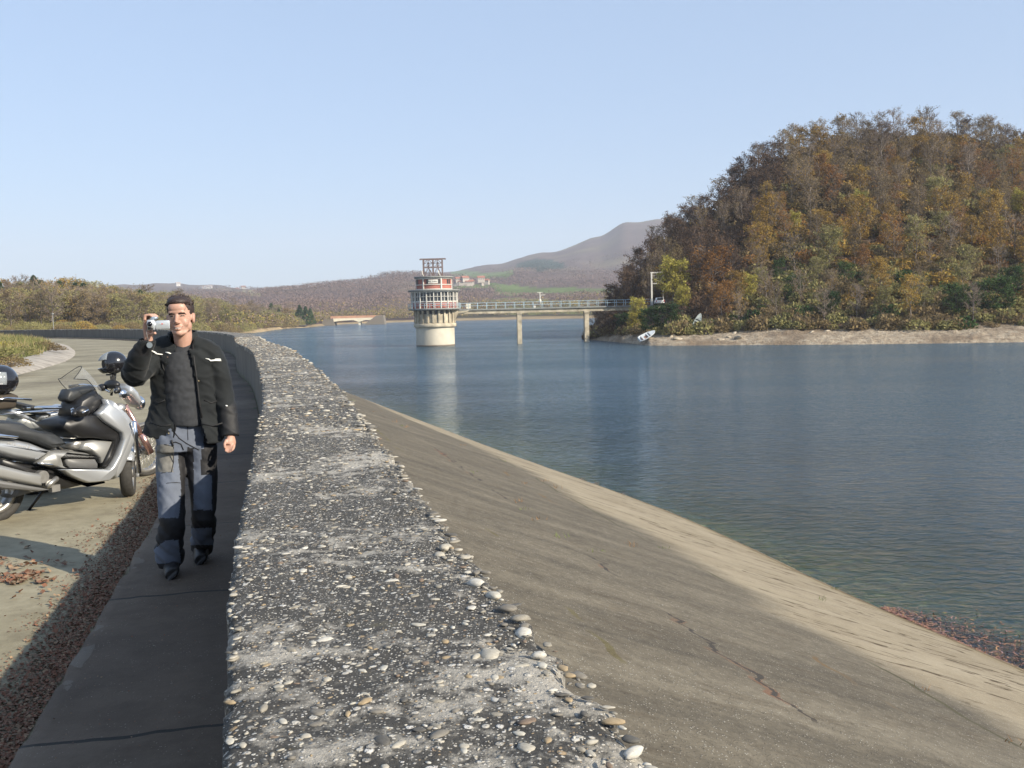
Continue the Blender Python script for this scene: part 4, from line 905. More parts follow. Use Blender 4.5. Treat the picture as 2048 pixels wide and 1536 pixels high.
def pick(u, k):                         # the mix of colours changes with the place on the hill
    q = rng.rand(); g = fbm(u * .01, k * 1.6, 0, 1, 2)
    if u < 1375 + 70 * k and k > 1.15: return 'purple' if q < .8 else ('brown' if q < .92 else 'bare')  # left flank faces away from the sun: its shade is painted as darker trees
    if u < 1480 and k > 1.9: return 'purple' if q < .35 else ('bare' if q < .65 else 'brown')
    if k > 2.65: return 'bare' if q < .26 else ('brown' if q < .68 else ('purple' if q < .82 else 'ochre'))
    if k > 2.1: return 'brown' if q < .38 else ('ochre' if q < .56 + .2 * g else ('bare' if q < .82 else 'rust' if q < .92 else 'olive'))
    if k > 1.55: return 'ochre' if q < .33 + .3 * g else ('brown' if q < .68 else ('rust' if q < .82 else ('olive' if q < .93 else 'bare')))
    return 'olive' if q < .34 else ('bare' if q < .5 else ('brown' if q < .66 else ('ochre' if q < .82 else ('rust' if q < .92 else 'green'))))
placed = []
def special(u, k, kind, sc, label, name='deciduous_tree', group=None, var=None, rz=0, tilt=(0, 0), wide=1.0):
    p = hill_pt(u, k); placed.append((p.x, p.y)); return place_tree(kind, p.x, p.y, p.z - .1, sc, rz, label, group, name, var, tilt, wide)
special(1285, 1.22, 'yellow', .62, 'yellow-green tree in front of the portal frame, overhanging the end of the footbridge', tilt=(0, -.15))
special(1272, 1.05, 'yellow', .42, 'small low yellow bush-like tree just under the footbridge end', 'young_tree', wide=1.2)
special(1350, 1.5, 'yellow', 1.0, 'tall bright yellow tree with orange left side behind the portal frame', wide=1.15)
special(1334, 1.55, 'ochre', .85, 'orange-tinted tree standing left behind the tall yellow tree', var=0)
special(1368, 1.35, 'yellow', .55, 'low yellow tree right beside the portal frame')
special(1428, 1.42, 'rust', 1.15, 'large rust-orange round tree right of the tall yellow tree', var=0, wide=1.15)
special(1445, 1.12, 'rust', .75, 'low rust-orange tree above the bare shore right of the upended boat', var=0, wide=1.2)
special(1500, 1.3, 'yellow', .6, 'yellow-olive tree standing right of the large rust-orange tree')
special(1300, 1.04, 'green', .62, 'dark green bushy tree on the bank directly above the white rowing boat', wide=1.3)
special(1335, 1.06, 'green', .66, 'dark green bushy tree on the bank right of the white rowing boat', wide=1.3, rz=2)
special(1250, 1.06, 'green', .55, 'dark green shrub at the water edge under the footbridge', wide=1.4, rz=1)
special(1222, 1.06, 'purple', .5, 'dark bare shrub at the left tip of the wooded shore', wide=1.3)
special(1990, 1.1, 'green', .85, 'dark green round tree low on the shore near the right edge of view', wide=1.35, rz=2)
special(1915, 1.12, 'green', .7, 'dark green tree low on the shore left of the large dark green tree', wide=1.3, rz=4)
special(1590, 1.95, 'yellow', .55, 'small lime-yellow tree alone in the middle of the brown hillside')
special(1720, 2.0, 'yellow', .7, 'golden tree in the middle of the hillside right of the lime-yellow tree')
special(2035, 2.0, 'yellow', .75, 'golden tree high on the hill at the right edge of view')
n_h = 0; tries = 0
ZU = lambda u: 'left flank' if u < 1440 else ('left half' if u < 1640 else ('middle' if u < 1850 else 'right side'))
ZK = lambda k: 'low just above the shore' if k < 1.45 else ('on the lower slope' if k < 1.95 else ('halfway up' if k < 2.45 else ('high up' if k < 2.8 else 'on the skyline')))
HA = {'ochre': 'yellow-brown leafed tree', 'rust': 'rust-red leafed tree', 'olive': 'olive green tree', 'brown': 'dull brown leafed tree', 'bare': 'grey nearly bare tree', 'purple': 'dark purple-brown tree', 'green': 'dark green bushy tree'}
def free(x, y, d): return all((x - a) ** 2 + (y - b) ** 2 > d * d for a, b in placed)
GRP = 'trees of the hillside wood'
cand = []
while n_h < 262 and tries < 30000:
    tries += 1; u = 1192 + rng.rand() * 915; ys, dy, zb, yr, zr = hill_col(u); k = 1.03 + 2.05 * rng.rand(); 
    p = hill_pt(u, k)
    if rng.rand() > p.y / 270: continue
    if not free(p.x, p.y, 3.5): continue
    if k < 1.5 and 1270 < u < 1345 and k > 1.0 and p.y < 182: continue
    if 1235 < u < 1405 and k < 1.72: continue
    placed.append((p.x, p.y)); kind = pick(u, k); sc = (.62 if k < 1.5 else .85) * (.8 + .45 * rng.rand())
    if k > 2.6: sc = .84 + .10 * rng.rand()
    if u < 1250: sc *= .8
    place_tree(kind, p.x, p.y, p.z - .15, sc, rng.rand() * 6.28, HA[kind] + ' ' + ZK(k) + ', ' + ZU(u) + ' of the wooded hill', 'hill wood: ' + HA[kind] + 's ' + ZK(k) + ', ' + ZU(u), wide=(.82 if k < 2.5 else 1.08) + .22 * rng.rand()); n_h += 1
def merge_stuff(name, items, label=None, cat=None):   # items: (mesh, matrix); one object for what nobody could count
    Vs, Fs, Ms, mats, off = [], [], [], [], 0
    for me, M in items:
        n = len(me.vertices); co = np.empty(n * 3, dtype=np.float32); me.vertices.foreach_get('co', co); co = co.reshape(-1, 3); A = np.array(M); co = co @ A[:3, :3].T + A[:3, 3]
        Vs.append(co); loc = []
        for mt in me.materials:
            if mt not in mats: mats.append(mt)
            loc.append(mats.index(mt))
        for p in me.polygons: Fs.append(tuple(i + off for i in p.vertices)); Ms.append(loc[p.material_index])
        off += n
    me = mesh_np(name, np.concatenate(Vs), Fs, mats, False, Ms); o = link(bpy.data.objects.new(name, me)); o['kind'] = 'stuff'
    if label: o['label'] = label
    return o
def TM(x, y, z, s, rz, sz=None): return Matrix.Translation((x, y, z)) @ Matrix.Rotation(rz, 4, 'Z') @ Matrix.Diagonal((s, s, sz or s, 1))
# shrubs between the trees: one mass
def bush(seed, r, n, ls, lm, twig=M_TWIG):
    R = np.random.RandomState(seed); V, Fc, LV, LF = [], [], [], []
    for k in range(26):
        d = Vector((R.normal(), R.normal(), abs(R.normal()) + .5)).normalized(); tri_tube(V, Fc, Vector((0, 0, -.1)), d * r * (.7 + .4 * R.rand()), .02 * r, .006 * r)
    for k in range(n):
        d = Vector((R.normal(), R.normal(), abs(R.normal()))).normalized() * r * (.5 + .5 * R.rand() ** .5); d.z *= .85; quad(LV, LF, d, ls * (.6 + .8 * R.rand()), R)
    o = len(V); return mesh_np('bush', V + LV, Fc + [tuple(i + o for i in f) for f in LF], [twig, LM[lm]], False, [0] * len(Fc) + [1] * len(LF))
BF_ = {k: bush(i + 150, 1.5, 2600, .045, k) for i, k in enumerate(('olive', 'brown', 'ochre'))}
BU = {k: bush(i + 100, 1.5, 260, .15, k, M_TWIGD if k in ('purple', 'green') else M_TWIG) for i, k in enumerate(('ochre', 'rust', 'olive', 'brown', 'purple', 'green'))}
it = []
for _ in range(3200):
    u = 1188 + rng.rand() * 1100; k = 1.0 + 2.05 * rng.rand() ** 1.1; p = hill_pt(u, k)
    kd = pick(u, k); kd = {'bare': 'brown', 'yellow': 'olive'}.get(kd, kd); kd = 'brown' if (kd == 'rust' and k < 1.5) or (kd == 'ochre' and k < 1.2) else kd
    if 1270 < u < 1345 and k > 1.1 and p.y < 182: continue
    s = (.6 + .8 * rng.rand()) * (1 + .35 * min(1.5, k - 1)); it.append((BU[kd], TM(p.x, p.y, p.z, s, rng.rand() * 6, s * (.7 + .6 * rng.rand()))))
merge_stuff('undergrowth', it)
# more of the wood outside the 300 that show largest
it = []
for _ in range(120):
    u = 2090 + rng.rand() * 560; k = 1.05 + 2.2 * rng.rand(); p = hill_pt(u, k); tm, cm = KIND[['brown', 'ochre', 'bare', 'rust'][rng.randint(4)]][0]; M = TM(p.x, p.y, p.z, .85, rng.rand() * 6); it += [(tm, M), (cm, M)]
merge_stuff('outer_hill_wood', it)
# leaning dead branch at the tip of the shore
def dead():
    p = hill_pt(1208, 1.0); t = thing('dead_tree', 'dark dead tree leaning out over the water from the tip of the wooded shore', 'tree', p); t.scale = (.6, .6, .8)
    b = MB(); b.tube([(0, 0, 0), (-1.6, -.3, .3), (-2.6, -.4, 1.2), (-3.2, -.4, 2.6)], [.16, .13, .09, .03], 6); b.obj('trunk', M_BARK, t)
    b = MB(); b.tube([(-1.6, -.3, .3), (-2.4, -.2, 2.0), (-2.2, 0, 3.0)], [.08, .05, .02], 5); b.tube([(-2.6, -.4, 1.2), (-3.9, -.4, 1.7), (-4.3, -.3, 2.6)], [.06, .04, .015], 5); b.tube([(-1, -.2, .2), (-1.5, .1, 1.5)], [.06, .02], 5); b.obj('branches', M_BARK, t)
dead()
# ------------------------------------------------------------------ left-bank wood beyond the dam's curve
def left_top(u):                        # how high the wood stands in the picture
    return -6 + float(np.interp(u, [-200, 0, 60, 130, 180, 250, 330, 400, 450, 520, 560, 600, 640, 660], [572, 568, 556, 560, 562, 573, 576, 590, 598, 606, 610, 614, 620, 628]))
def left_ground(u, y):
    ks = np.linspace(.9, 3.2, 60); ys = [terr(u, k)[0] for k in ks]; k = float(np.interp(y, ys, ks)); return terr_pt(u, k).z
LL = {'ochre': 'yellow-brown tree in the wood beyond the wall', 'olive': 'olive green tree in the wood beyond the wall', 'brown': 'brown tree in the wood beyond the wall', 'bare': 'grey bare tree in the wood beyond the wall', 'rust': 'rust coloured tree in the wood beyond the wall'}
n_l = 0
LZ = lambda u: ', left of the lamp post' if u < 105 else (', between lamp post and man' if u < 300 else (', behind the man' if u < 400 else ', thinning toward the far sandy point'))
for i in range(72):
    u = -30 + 680 * (i + .5 * rng.rand()) / 72; row = i % 3; y0 = float(np.interp(u, [0, 300, 450, 520, 600, 660], [232, 262, 350, 430, 580, 720])); y = y0 * (1 + .13 * row + .05 * rng.rand())
    x = (u - 1024) / F * y; z = left_ground(u, y); top = left_top(u) + rng.rand() * 14 - 2; hgt = ZV(u, top, y) - z
    if row == 0: hgt *= .78
    elif row == 1: hgt *= .9
    q = rng.rand(); kind = 'olive' if q < .56 else ('ochre' if q < .66 else ('bare' if q < .88 else 'brown'))
    place_tree(kind, x, y, z - .3, max(.5, hgt / 9.2), rng.rand() * 6, LL[kind] + LZ(u), 'left bank wood, ' + kind + ' trees' + LZ(u), wide=1.25); n_l += 1
cons = [(78, 556, 300), (92, 557, 300), (128, 566, 300), (146, 569, 300), (160, 570, 300), (176, 563, 300), (8, 566, 290), (288, 578, 330), (548, 608, 560), (562, 614, 560), (604, 612, 560), (616, 611, 565), (625, 618, 570)]
for i, (u, v, y) in enumerate(cons):
    x = (u - 1024) / F * y; z = left_ground(u, y); h = ZV(u, v, y) - z
    place_tree('conifer', x, y, z, h / 10.5, i, ['dark conifer tallest of the pair at the left end of the left bank wood', 'dark conifer right of the tallest one in the left bank wood', 'first of the row of conifers above the wood right of the lamp post', 'second of the row of conifers above the wood right of the lamp post', 'third of the row of conifers above the wood right of the lamp post', 'last and highest of the row of conifers right of the lamp post', 'dark conifer at the left edge of view in the wood', 'lone small conifer above the wood beside the camcorder', 'leftmost low conifer at the far sandy point', 'second low conifer at the far sandy point', 'conifer left of the tallest at the far sandy point', 'tallest dark conifer at the far sandy point', 'rightmost conifer at the far sandy point nearest the road bridge'][i], 'conifers above the left wood' if i < 8 else 'conifers at the sandy point', 'conifer', i, wide=1.6)
it = []
for _ in range(620):
    u = -250 + 920 * rng.rand(); y0 = float(np.interp(u, [0, 300, 450, 520, 600, 660], [240, 270, 365, 450, 600, 740])); y = y0 * (1.0 + .6 * rng.rand() ** 1.3); x = (u - 1024) / F * y; z = left_ground(u, y)
    h = (ZV(u, left_top(u) + 8 + 10 * rng.rand(), y) - z) * (.75 + .25 * rng.rand()); q = rng.rand(); kd = 'olive' if q < .58 else ('ochre' if q < .66 else ('bare' if q < .88 else 'brown')); tm, cm = KIND[kd][rng.randint(2)]; M = TM(x, y, z - .3, max(.4, h / 9.2) * 1.2, rng.rand() * 6, max(.4, h / 9.2)); it += [(tm, M), (cm, M)]
for _ in range(230):                    # brush along the foot of the wood
    u = -250 + 920 * rng.rand(); y0 = float(np.interp(u, [0, 300, 450, 520, 600, 660], [222, 248, 338, 415, 560, 700])); y = y0 * (1 + .09 * rng.rand()); x = (u - 1024) / F * y; z = left_ground(u, y); s = (.8 + 2.2 * rng.rand() ** 1.5) * y / 300
    it.append((BF_[['olive', 'olive', 'brown', 'ochre'][min(3, int(rng.rand() * 3.3))]], TM(x, y, z, s, rng.rand() * 6)))
merge_stuff('left_bank_wood', it)
# ------------------------------------------------------------------ woods on the far hills: one mass
def far_woods():
    V, Fc, Cc = [], [], []; R = np.random.RandomState(5)
    cols = {0: (.16, .115, .10), 4: (.02, .045, .035)}
    for _ in range(9500):
        u = 380 + 1100 * R.rand(); k = 1.15 + 3.2 * R.rand()
        y, z0 = terr(u, k)
        if R.rand() > min(1, 1500 / y): continue
        p = terr_pt(u, k); rel = p - Vector((0, 0, CH)); Zr = rel.dot(_Fw); v = 768 - F * rel.dot(_u) / Zr; uu = 1024 + F * rel.dot(_r) / Zr
        c = terr_cls(uu, v - 2, k)
        edge = False
        if c in (1, 2, 5): 
            if R.rand() < .012: edge = True
            else: continue
        if c == 3: continue
        s = 3.2 + 2.5 * R.rand() + y * .0012; base = np.array(cols[4 if c == 4 else 0]) * (1 if k < 3.6 else .85) * (.75 + .6 * R.rand())
        if k < 2.3 and R.rand() < .55: base = np.array((.15, .13, .045)) * (.7 + .6 * R.rand())
        if k < 2.6 and R.rand() < .12: base = np.array((.30, .22, .06))
        ts = .4 + y * .0009
        for _j in range(15):
            q = p + Vector((R.normal() * s * .95, R.normal() * s * .95, s * (.25 + .75 * R.rand()))); n0 = len(V); a = Vector((R.normal(), R.normal(), R.normal())).normalized() * ts; b_ = Vector((R.normal(), R.normal(), R.normal())).normalized() * ts
            V.extend([q, q + a, q + b_]); Fc.append((n0, n0 + 1, n0 + 2)); Cc += [(*base, 1)] * 3
    me = mesh_np('far_woods', V, Fc, []); at = me.color_attributes.new('land', 'FLOAT_COLOR', 'POINT'); at.data.foreach_set('color', np.array(Cc, dtype=np.float32).ravel())
    m = N('far_foliage'); m.l(m.n('Attribute', attribute_name='land').outputs['Color'], m.b.inputs['Base Color']); m.b.inputs['Roughness'].default_value = 1; m.b.inputs['Specular IOR Level'].default_value = 0
    me.materials.append(m.m); o = link(bpy.data.objects.new('far_woods', me)); o['kind'] = 'stuff'
far_woods()
# ------------------------------------------------------------------ verge plants, leaf litter, weed
def verge():
    V, Fc = [], []; R = np.random.RandomState(3); mi = []
    for _ in range(16000):
        s = S0 + 12 + R.rand() ** .8 * 105; d = 8.35 + 4.6 * R.rand() ** .8; p, t, n = LPT(s, d)
        if fbm(p.x, p.y, 2, .5, 2) < -.25: continue
        z = .30 + .10 * min(1, d - 8.3); h = (.16 + .35 * R.rand()) * (1 + .6 * fbm(p.x, p.y, 8, .4, 2)); a = R.rand() * 6.28; w_ = .012 + .012 * R.rand() + s * .0001; le = .35 * h
        c, s_ = math.cos(a), math.sin(a); o = len(V); b = Vector((p.x, p.y, z)); tp = b + Vector((le * R.normal(), le * R.normal(), h))
        V.extend([b - Vector((c * w_, s_ * w_, 0)), b + Vector((c * w_, s_ * w_, 0)), tp]); Fc.append((o, o + 1, o + 2)); mi.append(0 if fbm(p.x, p.y, 4, .35, 2) + .25 * R.normal() > 0 else 1)
    me = mesh_np('dry_grass', V, Fc, [simple('grass_green', (.12, .13, .04), .9, 0, 1, .3), simple('grass_straw', (.25, .20, .10), .9, 0, 1, .3)], False, mi)
    tag(link(bpy.data.objects.new('dry_grass', me)), kind='stuff')
    sb = {k: bush(i + 200, 1.0, 900, .05, k) for i, k in enumerate(('olive', 'brown', 'yellow'))}
    lst = [(88, 686, .75, 'brown', 'reddish-brown bush at the tip of the grass verge beside the road'), (112, 690, .5, 'brown', 'small dry bush overhanging the stone kerb bank at the verge tip'), (40, 700, .8, 'olive', 'green-brown bush in the middle of the grass verge'), (8, 690, .9, 'yellow', 'yellow-green bush at the left edge of view on the verge'), (66, 676, .6, 'yellow', 'straw-yellow bush at the back of the verge against the far wall'), (20, 722, .6, 'brown', 'brown bush low on the verge above the spare helmet'), (-20, 715, 1.0, 'olive', 'green bush at the near end of the verge')]
    for u, v, s, kd, lab in lst:
        p = HIT(u, v + 10, .35); o = link(bpy.data.objects.new('bush', sb[kd])); o.location = (p.x, p.y, .34); o.scale = (s * 1.2, s * 1.2, s * .62); o.rotation_euler = (0, 0, u); tag(o, lab, 'bush')
verge()
def litter():
    R = np.random.RandomState(9); V, Fc = [], []
    def leaf(x, y, z, s):
        a = R.rand() * 6.28; n = Vector((R.normal() * .45, R.normal() * .45, 1)).normalized(); X = Matrix.Rotation(a, 3, n) @ n.orthogonal().normalized(); Y = n.cross(X); c = Vector((x, y, z + s * .35)); o = len(V)
        V.extend([c - X * s, c - Y * s * .9 + n * s * .2, c + X * s, c + Y * s * .9 + n * s * .15]); Fc.append((o, o + 1, o + 2, o + 3))
    for _ in range(42000):                # gutter between walk and road
        s = S0 + 1.0 + 17 * R.rand() ** 1.5; wid = .13 + .24 * fbm(s, 0, 0, .5, 3); d = .92 + abs(R.normal()) * max(.15, wid); p, t, n = LPT(s, d)
        if d > 1.25 and fbm(p.x, p.y, 1, 3, 3) < -.1: continue
        leaf(p.x, p.y, .012, .004 + .008 * R.rand() ** 1.5)
    for _ in range(1500):                 # scattered on the walk
        s = S0 + .5 + 14 * R.rand(); p, t, n = LPT(s, .1 + .75 * R.rand()); leaf(p.x, p.y, .105, .002 + .004 * R.rand() ** 2)
    for _ in range(620):                 # red-brown leaves lying in the sun
        c = HIT(60 + R.normal() * 75, 1150 + R.normal() * 16, .02); 
        if fbm(c.x, c.y, 6, 2.5, 2) < 0: continue
        leaf(c.x, c.y, .02, .014 + .012 * R.rand())
    for _ in range(60):
        c = HIT(60 + R.normal() * 70, 1165 + R.normal() * 40, .02); leaf(c.x, c.y, .02, .012 + .012 * R.rand())
    m = N('dead_leaf'); g = m.n('NewGeometry').outputs['Random Per Island']; m.l(m.ramp(g, [(0, (.13, .06, .035)), (.4, (.17, .075, .042)), (.7, (.14, .095, .065)), (1, (.26, .18, .11))]), m.b.inputs['Base Color']); m.b.inputs['Roughness'].default_value = .85
    me = mesh_np('fallen_leaves', V, Fc, [m.m]); tag(link(bpy.data.objects.new('fallen_leaves', me)), kind='stuff')
    # reddish water weed along the foot of the dam, partly under water; tufts on the joints
    V2, F2 = [], []
    for _ in range(26000):
        i = R.rand(); a = HIT(1765, 1215, WZ); b = HIT(2050, 1342, WZ); p = a.lerp(b, i * 1.6); t = (b - a).normalized(); n = Vector((-t.y, t.x, 0)); n = n if n.x > 0 else -n
        off = abs(R.normal()) * 1.25 * min(1, .12 + i * 1.5); q = p + n * (off - .05); zz = WZ - .03 - .18 * off + .05 * R.rand(); o = len(V2); s = .012 + .022 * R.rand()
        if R.rand() < .05: zz = WZ + .01 * R.rand()
        d = Vector((R.normal(), R.normal(), .12 * R.normal())).normalized(); e = d.cross(Vector((0, 0, 1))).normalized(); V2.extend([q + Vector((0, 0, zz - q.z)) - d * s * 2, q + Vector((0, 0, zz - q.z)) + e * s * .9, q + Vector((0, 0, zz - q.z)) + d * s * 2]); F2.append((o, o + 1, o + 2))
    m = N('red_water_weed'); g = m.n('NewGeometry').outputs['Random Per Island']; m.l(m.ramp(g, [(0, (.10, .045, .035)), (.4, (.24, .11, .09)), (.75, (.33, .19, .09)), (1, (.30, .18, .18))]), m.b.inputs['Base Color']); m.b.inputs['Roughness'].default_value = .8
    me = mesh_np('water_weed', V2, F2, [m.m]); tag(link(bpy.data.objects.new('water_weed', me)), kind='stuff')
litter()
def joint_tufts():
    R = np.random.RandomState(21); V, Fc, mi = [], [], []
    for _ in range(150):
        s = S0 + 1 + 60 * R.rand() ** 1.5; tt = [.27, .27, .40, .5, .75, .99][R.randint(6)] + R.normal() * .012
        a, t, n = LPT(s, -wall_w(s)); f = water_foot(s); p = a.lerp(f, tt); z = WZ * tt; k = R.randint(2); h0 = .03 + .06 * R.rand() ** 2
        if fbm(s, tt * 9, 0, .6, 2) < .05: continue
        for _j in range(12):
            b = Vector((p.x + R.normal() * .05, p.y + R.normal() * .05, z)); w_ = .004; c = R.rand() * 6; o = len(V); V.extend([b - Vector((w_ * math.cos(c), w_ * math.sin(c), 0)), b + Vector((w_ * math.cos(c), w_ * math.sin(c), 0)), b + Vector((R.normal() * h0 * .5, R.normal() * h0 * .5, h0 * (.5 + R.rand())))]); Fc.append((o, o + 1, o + 2)); mi.append(k)
    me = mesh_np('joint_weeds', V, Fc, [simple('weed_green', (.13, .17, .04), .9), simple('weed_brown', (.25, .14, .06), .9)], False, mi); tag(link(bpy.data.objects.new('joint_weeds', me)), kind='stuff')
joint_tufts()
def lamp_post():
    p = P(107, 655, 185); t = thing('lamp_post', 'thin pale lamp post standing in front of the left bank wood behind the wall', 'lamp', (p.x, p.y, -1.5))
    h = ZV(107, 628, 185) + 1.5; b = MB(); b.tube([(0, 0, 0), (0, 0, h)], [.07, .05], 8); b.obj('pole', M_SLAB, t); b = MB(); b.ell((0, 0, h), (.26, .26, .14)); b.obj('lamp_head', M_SLAB, t)
lamp_post()
# ------------------------------------------------------------------ motorcycles
M_SILVER = simple('silver_paint', (.42, .435, .45), .33, .5, 0, coat=.5)
M_SILVER2 = simple('satin_silver', (.34, .35, .34), .45, .4)
M_CHAMP = simple('warm_silver', (.30, .30, .29), .42, .45)
M_BLK = simple('black_plastic', (.012, .012, .013), .42)
M_SEAT = simple('seat_vinyl', (.022, .024, .026), .5, 0, 20, .2)
M_TYRE = simple('tyre', (.035, .033, .03), .85, 0, 30, .3)
M_CHROME = simple('chrome', (.75, .75, .76), .12, 1)
M_ALU = simple('cast_alloy', (.42, .41, .39), .4, .8, 12, .2)
M_GREYP = simple('grey_plastic', (.12, .12, .12), .5)
M_PINK = simple('anodised_fork', (.62, .38, .33), .25, .9)
def clear_mat(name, col, a):
    m = N(name); m.b.inputs['Base Color'].default_value = col; m.b.inputs['Alpha'].default_value = a; m.b.inputs['Roughness'].default_value = .08; return m.m
M_SCREEN = clear_mat('smoked_screen', (.5, .5, .48, 1), .12)
class Frame:
    def __init__(s, o, f):
        s.o = Vector((o[0], o[1], 0)); s.e = Vector((f[0], f[1], 0)).normalized(); s.n = Vector((-s.e.y, s.e.x, 0)); s.rz = math.atan2(s.e.y, s.e.x)
    def pl(s, u, v, w=.18):             # pixel -> local (x, z) on the plane y = -w
        d = ray(u, v); C = Vector((0, 0, CH)); o = s.o - s.n * w; t = (o - C).dot(s.n) / d.dot(s.n); p = C + d * t - s.o; return (p.dot(s.e), p.z)
def wheel(parent, x, r, wt, rim_r, spokes, name='wheel', y=0, steer=0, wire=False, z=None, rimm=None):
    z = r if z is None else z; M = Matrix.Rotation(steer, 3, 'Z'); w = thing_part('wheel', parent, (x, y, z)); w.rotation_euler = (0, 0, steer)
    b = MB(); k = 40; n = 10; V = []; rc = (r + rim_r) / 2; hr = (r - rim_r) / 2
    for i in range(k):
        a = 2 * PI * i / k
        for j in range(n):
            c = 2 * PI * j / n; rr = rc + hr * math.cos(c) * 1.0; V.append((rr * math.cos(a), wt / 2 * math.sin(c), rr * math.sin(a)))
    b.add(V, [(i * n + j, ((i + 1) % k) * n + j, ((i + 1) % k) * n + (j + 1) % n, i * n + (j + 1) % n) for i in range(k) for j in range(n)], True); b.obj('tyre', M_TYRE, w)
    b = MB()
    MX = Matrix.Rotation(PI / 2, 3, 'X'); b.lathe([(rim_r - .03, -wt * .36), (rim_r + .012, -wt * .4), (rim_r + .012, -wt * .33), (rim_r - .012, 0), (rim_r + .012, wt * .33), (rim_r + .012, wt * .4), (rim_r - .03, wt * .36), (rim_r - .03, -wt * .36)], n=40, M=MX)
    if wire:
        for i in range(spokes): a = 2 * PI * i / spokes; a2 = a + .5 * (1 if i % 2 else -1); b.tube([(rim_r * math.cos(a), 0, rim_r * math.sin(a)), (.05 * math.cos(a2), .035 * (1 if i % 4 < 2 else -1), .05 * math.sin(a2))], .003, 4)
    else:
        for i in range(spokes): a = 2 * PI * i / spokes; b.bar((.03 * math.cos(a), 0, .03 * math.sin(a)), ((rim_r - .01) * math.cos(a + .15), 0, (rim_r - .01) * math.sin(a + .15)), .035, .03)
    b.tube([(0, -wt * .45, 0), (0, wt * .45, 0)], .05, 14); b.obj('rim', rimm or M_ALU, w)
    return w
def thing_part(name, parent, loc):      # a part that is itself made of sub-parts: a mesh hub carrying them
    b = MB(); b.tube([(0, -.055, 0), (0, .055, 0)], .022, 10); o = b.obj(name, M_BLK, parent); o.location = loc; return o
def disc(b, c, r, w_, n=28, mi=None): b.tube([(c[0], c[1] - w_ / 2, c[2]), (c[0], c[1] + w_ / 2, c[2])], r, n, mi=mi, sm=False)
def build_scooter():
    f = Frame((-4.52, 8.42), (.53, .85)); t = thing('maxi_scooter', 'large silver maxi scooter parked nearest the camera with black seat and clear windscreen', 'scooter', f.o, f.rz)
    c2 = lambda l, w=.2: [f.pl(x * .2474, 680 + y * .2474, w) for x, y in l]
    # silver tail body
    tail = c2([(-420, 700), (-150, 745), (0, 795), (150, 800), (280, 828), (380, 868), (432, 893), (300, 998), (210, 985), (100, 965), (0, 935), (-200, 880), (-400, 790)])
    b = MB(); b.pillow(tail, -.22, .22, .055, 5); b.obj('tail_body', M_SILVER, t)
    b = MB(); b.pillow(c2([(-420, 730), (-100, 740), (60, 765), (146, 772), (150, 790), (130, 799), (0, 785), (-200, 770), (-420, 765)], .215), -.232, -.18, .012, 3); b.obj('grab_rail', M_CHROME, t)
    # lettering on the tail: small worn white script
    tx = MB(); p0 = Vector(c2([(60, 838)], .235)[0]); p1 = Vector(c2([(245, 878)], .235)[0]); d = p1 - p0; nrm = Vector((-d.y, d.x)).normalized(); R = np.random.RandomState(4)
    for j, ch in enumerate('oononozola'):
        q = p0 + d * (j + .3) / 10; h = .022 if ch in 'la' else .015; 
        if ch == 'l': tx.bar((q.x, -.226, q.y), (q.x + nrm.x * h * 1.3 + .004, -.226, q.y + nrm.y * h * 1.3), .006, .003)
        else: tx.tube([(q.x + d.normalized().x * a_ + nrm.x * b_, -.226, q.y + d.normalized().y * a_ + nrm.y * b_) for a_, b_ in ((0, 0), (.009, 0), (.012, h * .9), (.003, h * .9))], .0022, 4, closed=(ch != 'n'))
    tx.obj('lettering', M_WHITE, t)
    # seat
    seat = c2([(-300, 590), (0, 648), (100, 652), (200, 668), (270, 712), (350, 735), (440, 745), (500, 780), (545, 838), (540, 852), (430, 893), (380, 868), (280, 828), (150, 800), (0, 790), (-300, 690)], .15)
    b = MB(); b.pillow(seat, -.165, .165, .03, 5); b.obj('seat', M_SEAT, t)
    # lower side cover (warm silver) with dark inset
    side = c2([(300, 998), (432, 893), (520, 893), (620, 900), (735, 912), (800, 945), (780, 958), (620, 952), (545, 935), (512, 960), (530, 1010), (560, 1045), (470, 1045)], .21)
    b = MB(); b.pillow(side, -.215, .215, .03, 4); b.obj('side_cover', M_CHAMP, t)
    b = MB(); b.pillow(c2([(515, 958), (545, 937), (620, 952), (760, 958), (785, 1000), (780, 1042), (555, 1042), (530, 1010)], .17), -.19, .19, .01, 3); b.obj('footboard_inset', M_GREYP, t)
    b = MB(); b.pillow(c2([(303, 992), (420, 1000), (440, 1015), (400, 1020), (310, 1005)], .235), -.245, -.20, .006, 2); b.obj('footrest', M_CHROME, t)
    # tunnel box between seat and legshield
    b = MB(); b.pillow(c2([(650, 890), (672, 820), (760, 798), (920, 810), (905, 900), (820, 1035), (800, 960), (735, 910)], .16), -.17, .17, .03, 4); b.obj('centre_tunnel', M_CHAMP, t)
    b = MB(); b.pillow(c2([(560, 860), (600, 800), (700, 800), (660, 900), (600, 890)], .10), -.12, .12, .03, 3); b.obj('storage_cover', M_ALU, t)
    # dark inner legshield
    inner = c2([(470, 680), (560, 640), (700, 600), (790, 600), (960, 740), (975, 800), (920, 960), (870, 1035), (815, 1030), (860, 930), (915, 815), (760, 798), (660, 800), (560, 760)], .19)
    b = MB(); b.pillow(inner, -.20, .20, .02, 4); b.obj('inner_shield', M_BLK, t)
    # silver legshield with the sweeping arrow shape, and belly fairing
    shield = c2([(840, 475), (875, 500), (960, 575), (1020, 650), (1052, 735), (1040, 800), (1000, 900), (950, 1010), (920, 1092), (870, 1138), (780, 1150), (700, 1155), (640, 1135), (560, 1100), (500, 1062), (470, 1046), (865, 1044), (890, 1020), (945, 920), (985, 800), (970, 750), (900, 705), (830, 660), (790, 620), (778, 592), (820, 560), (850, 520)], .21)
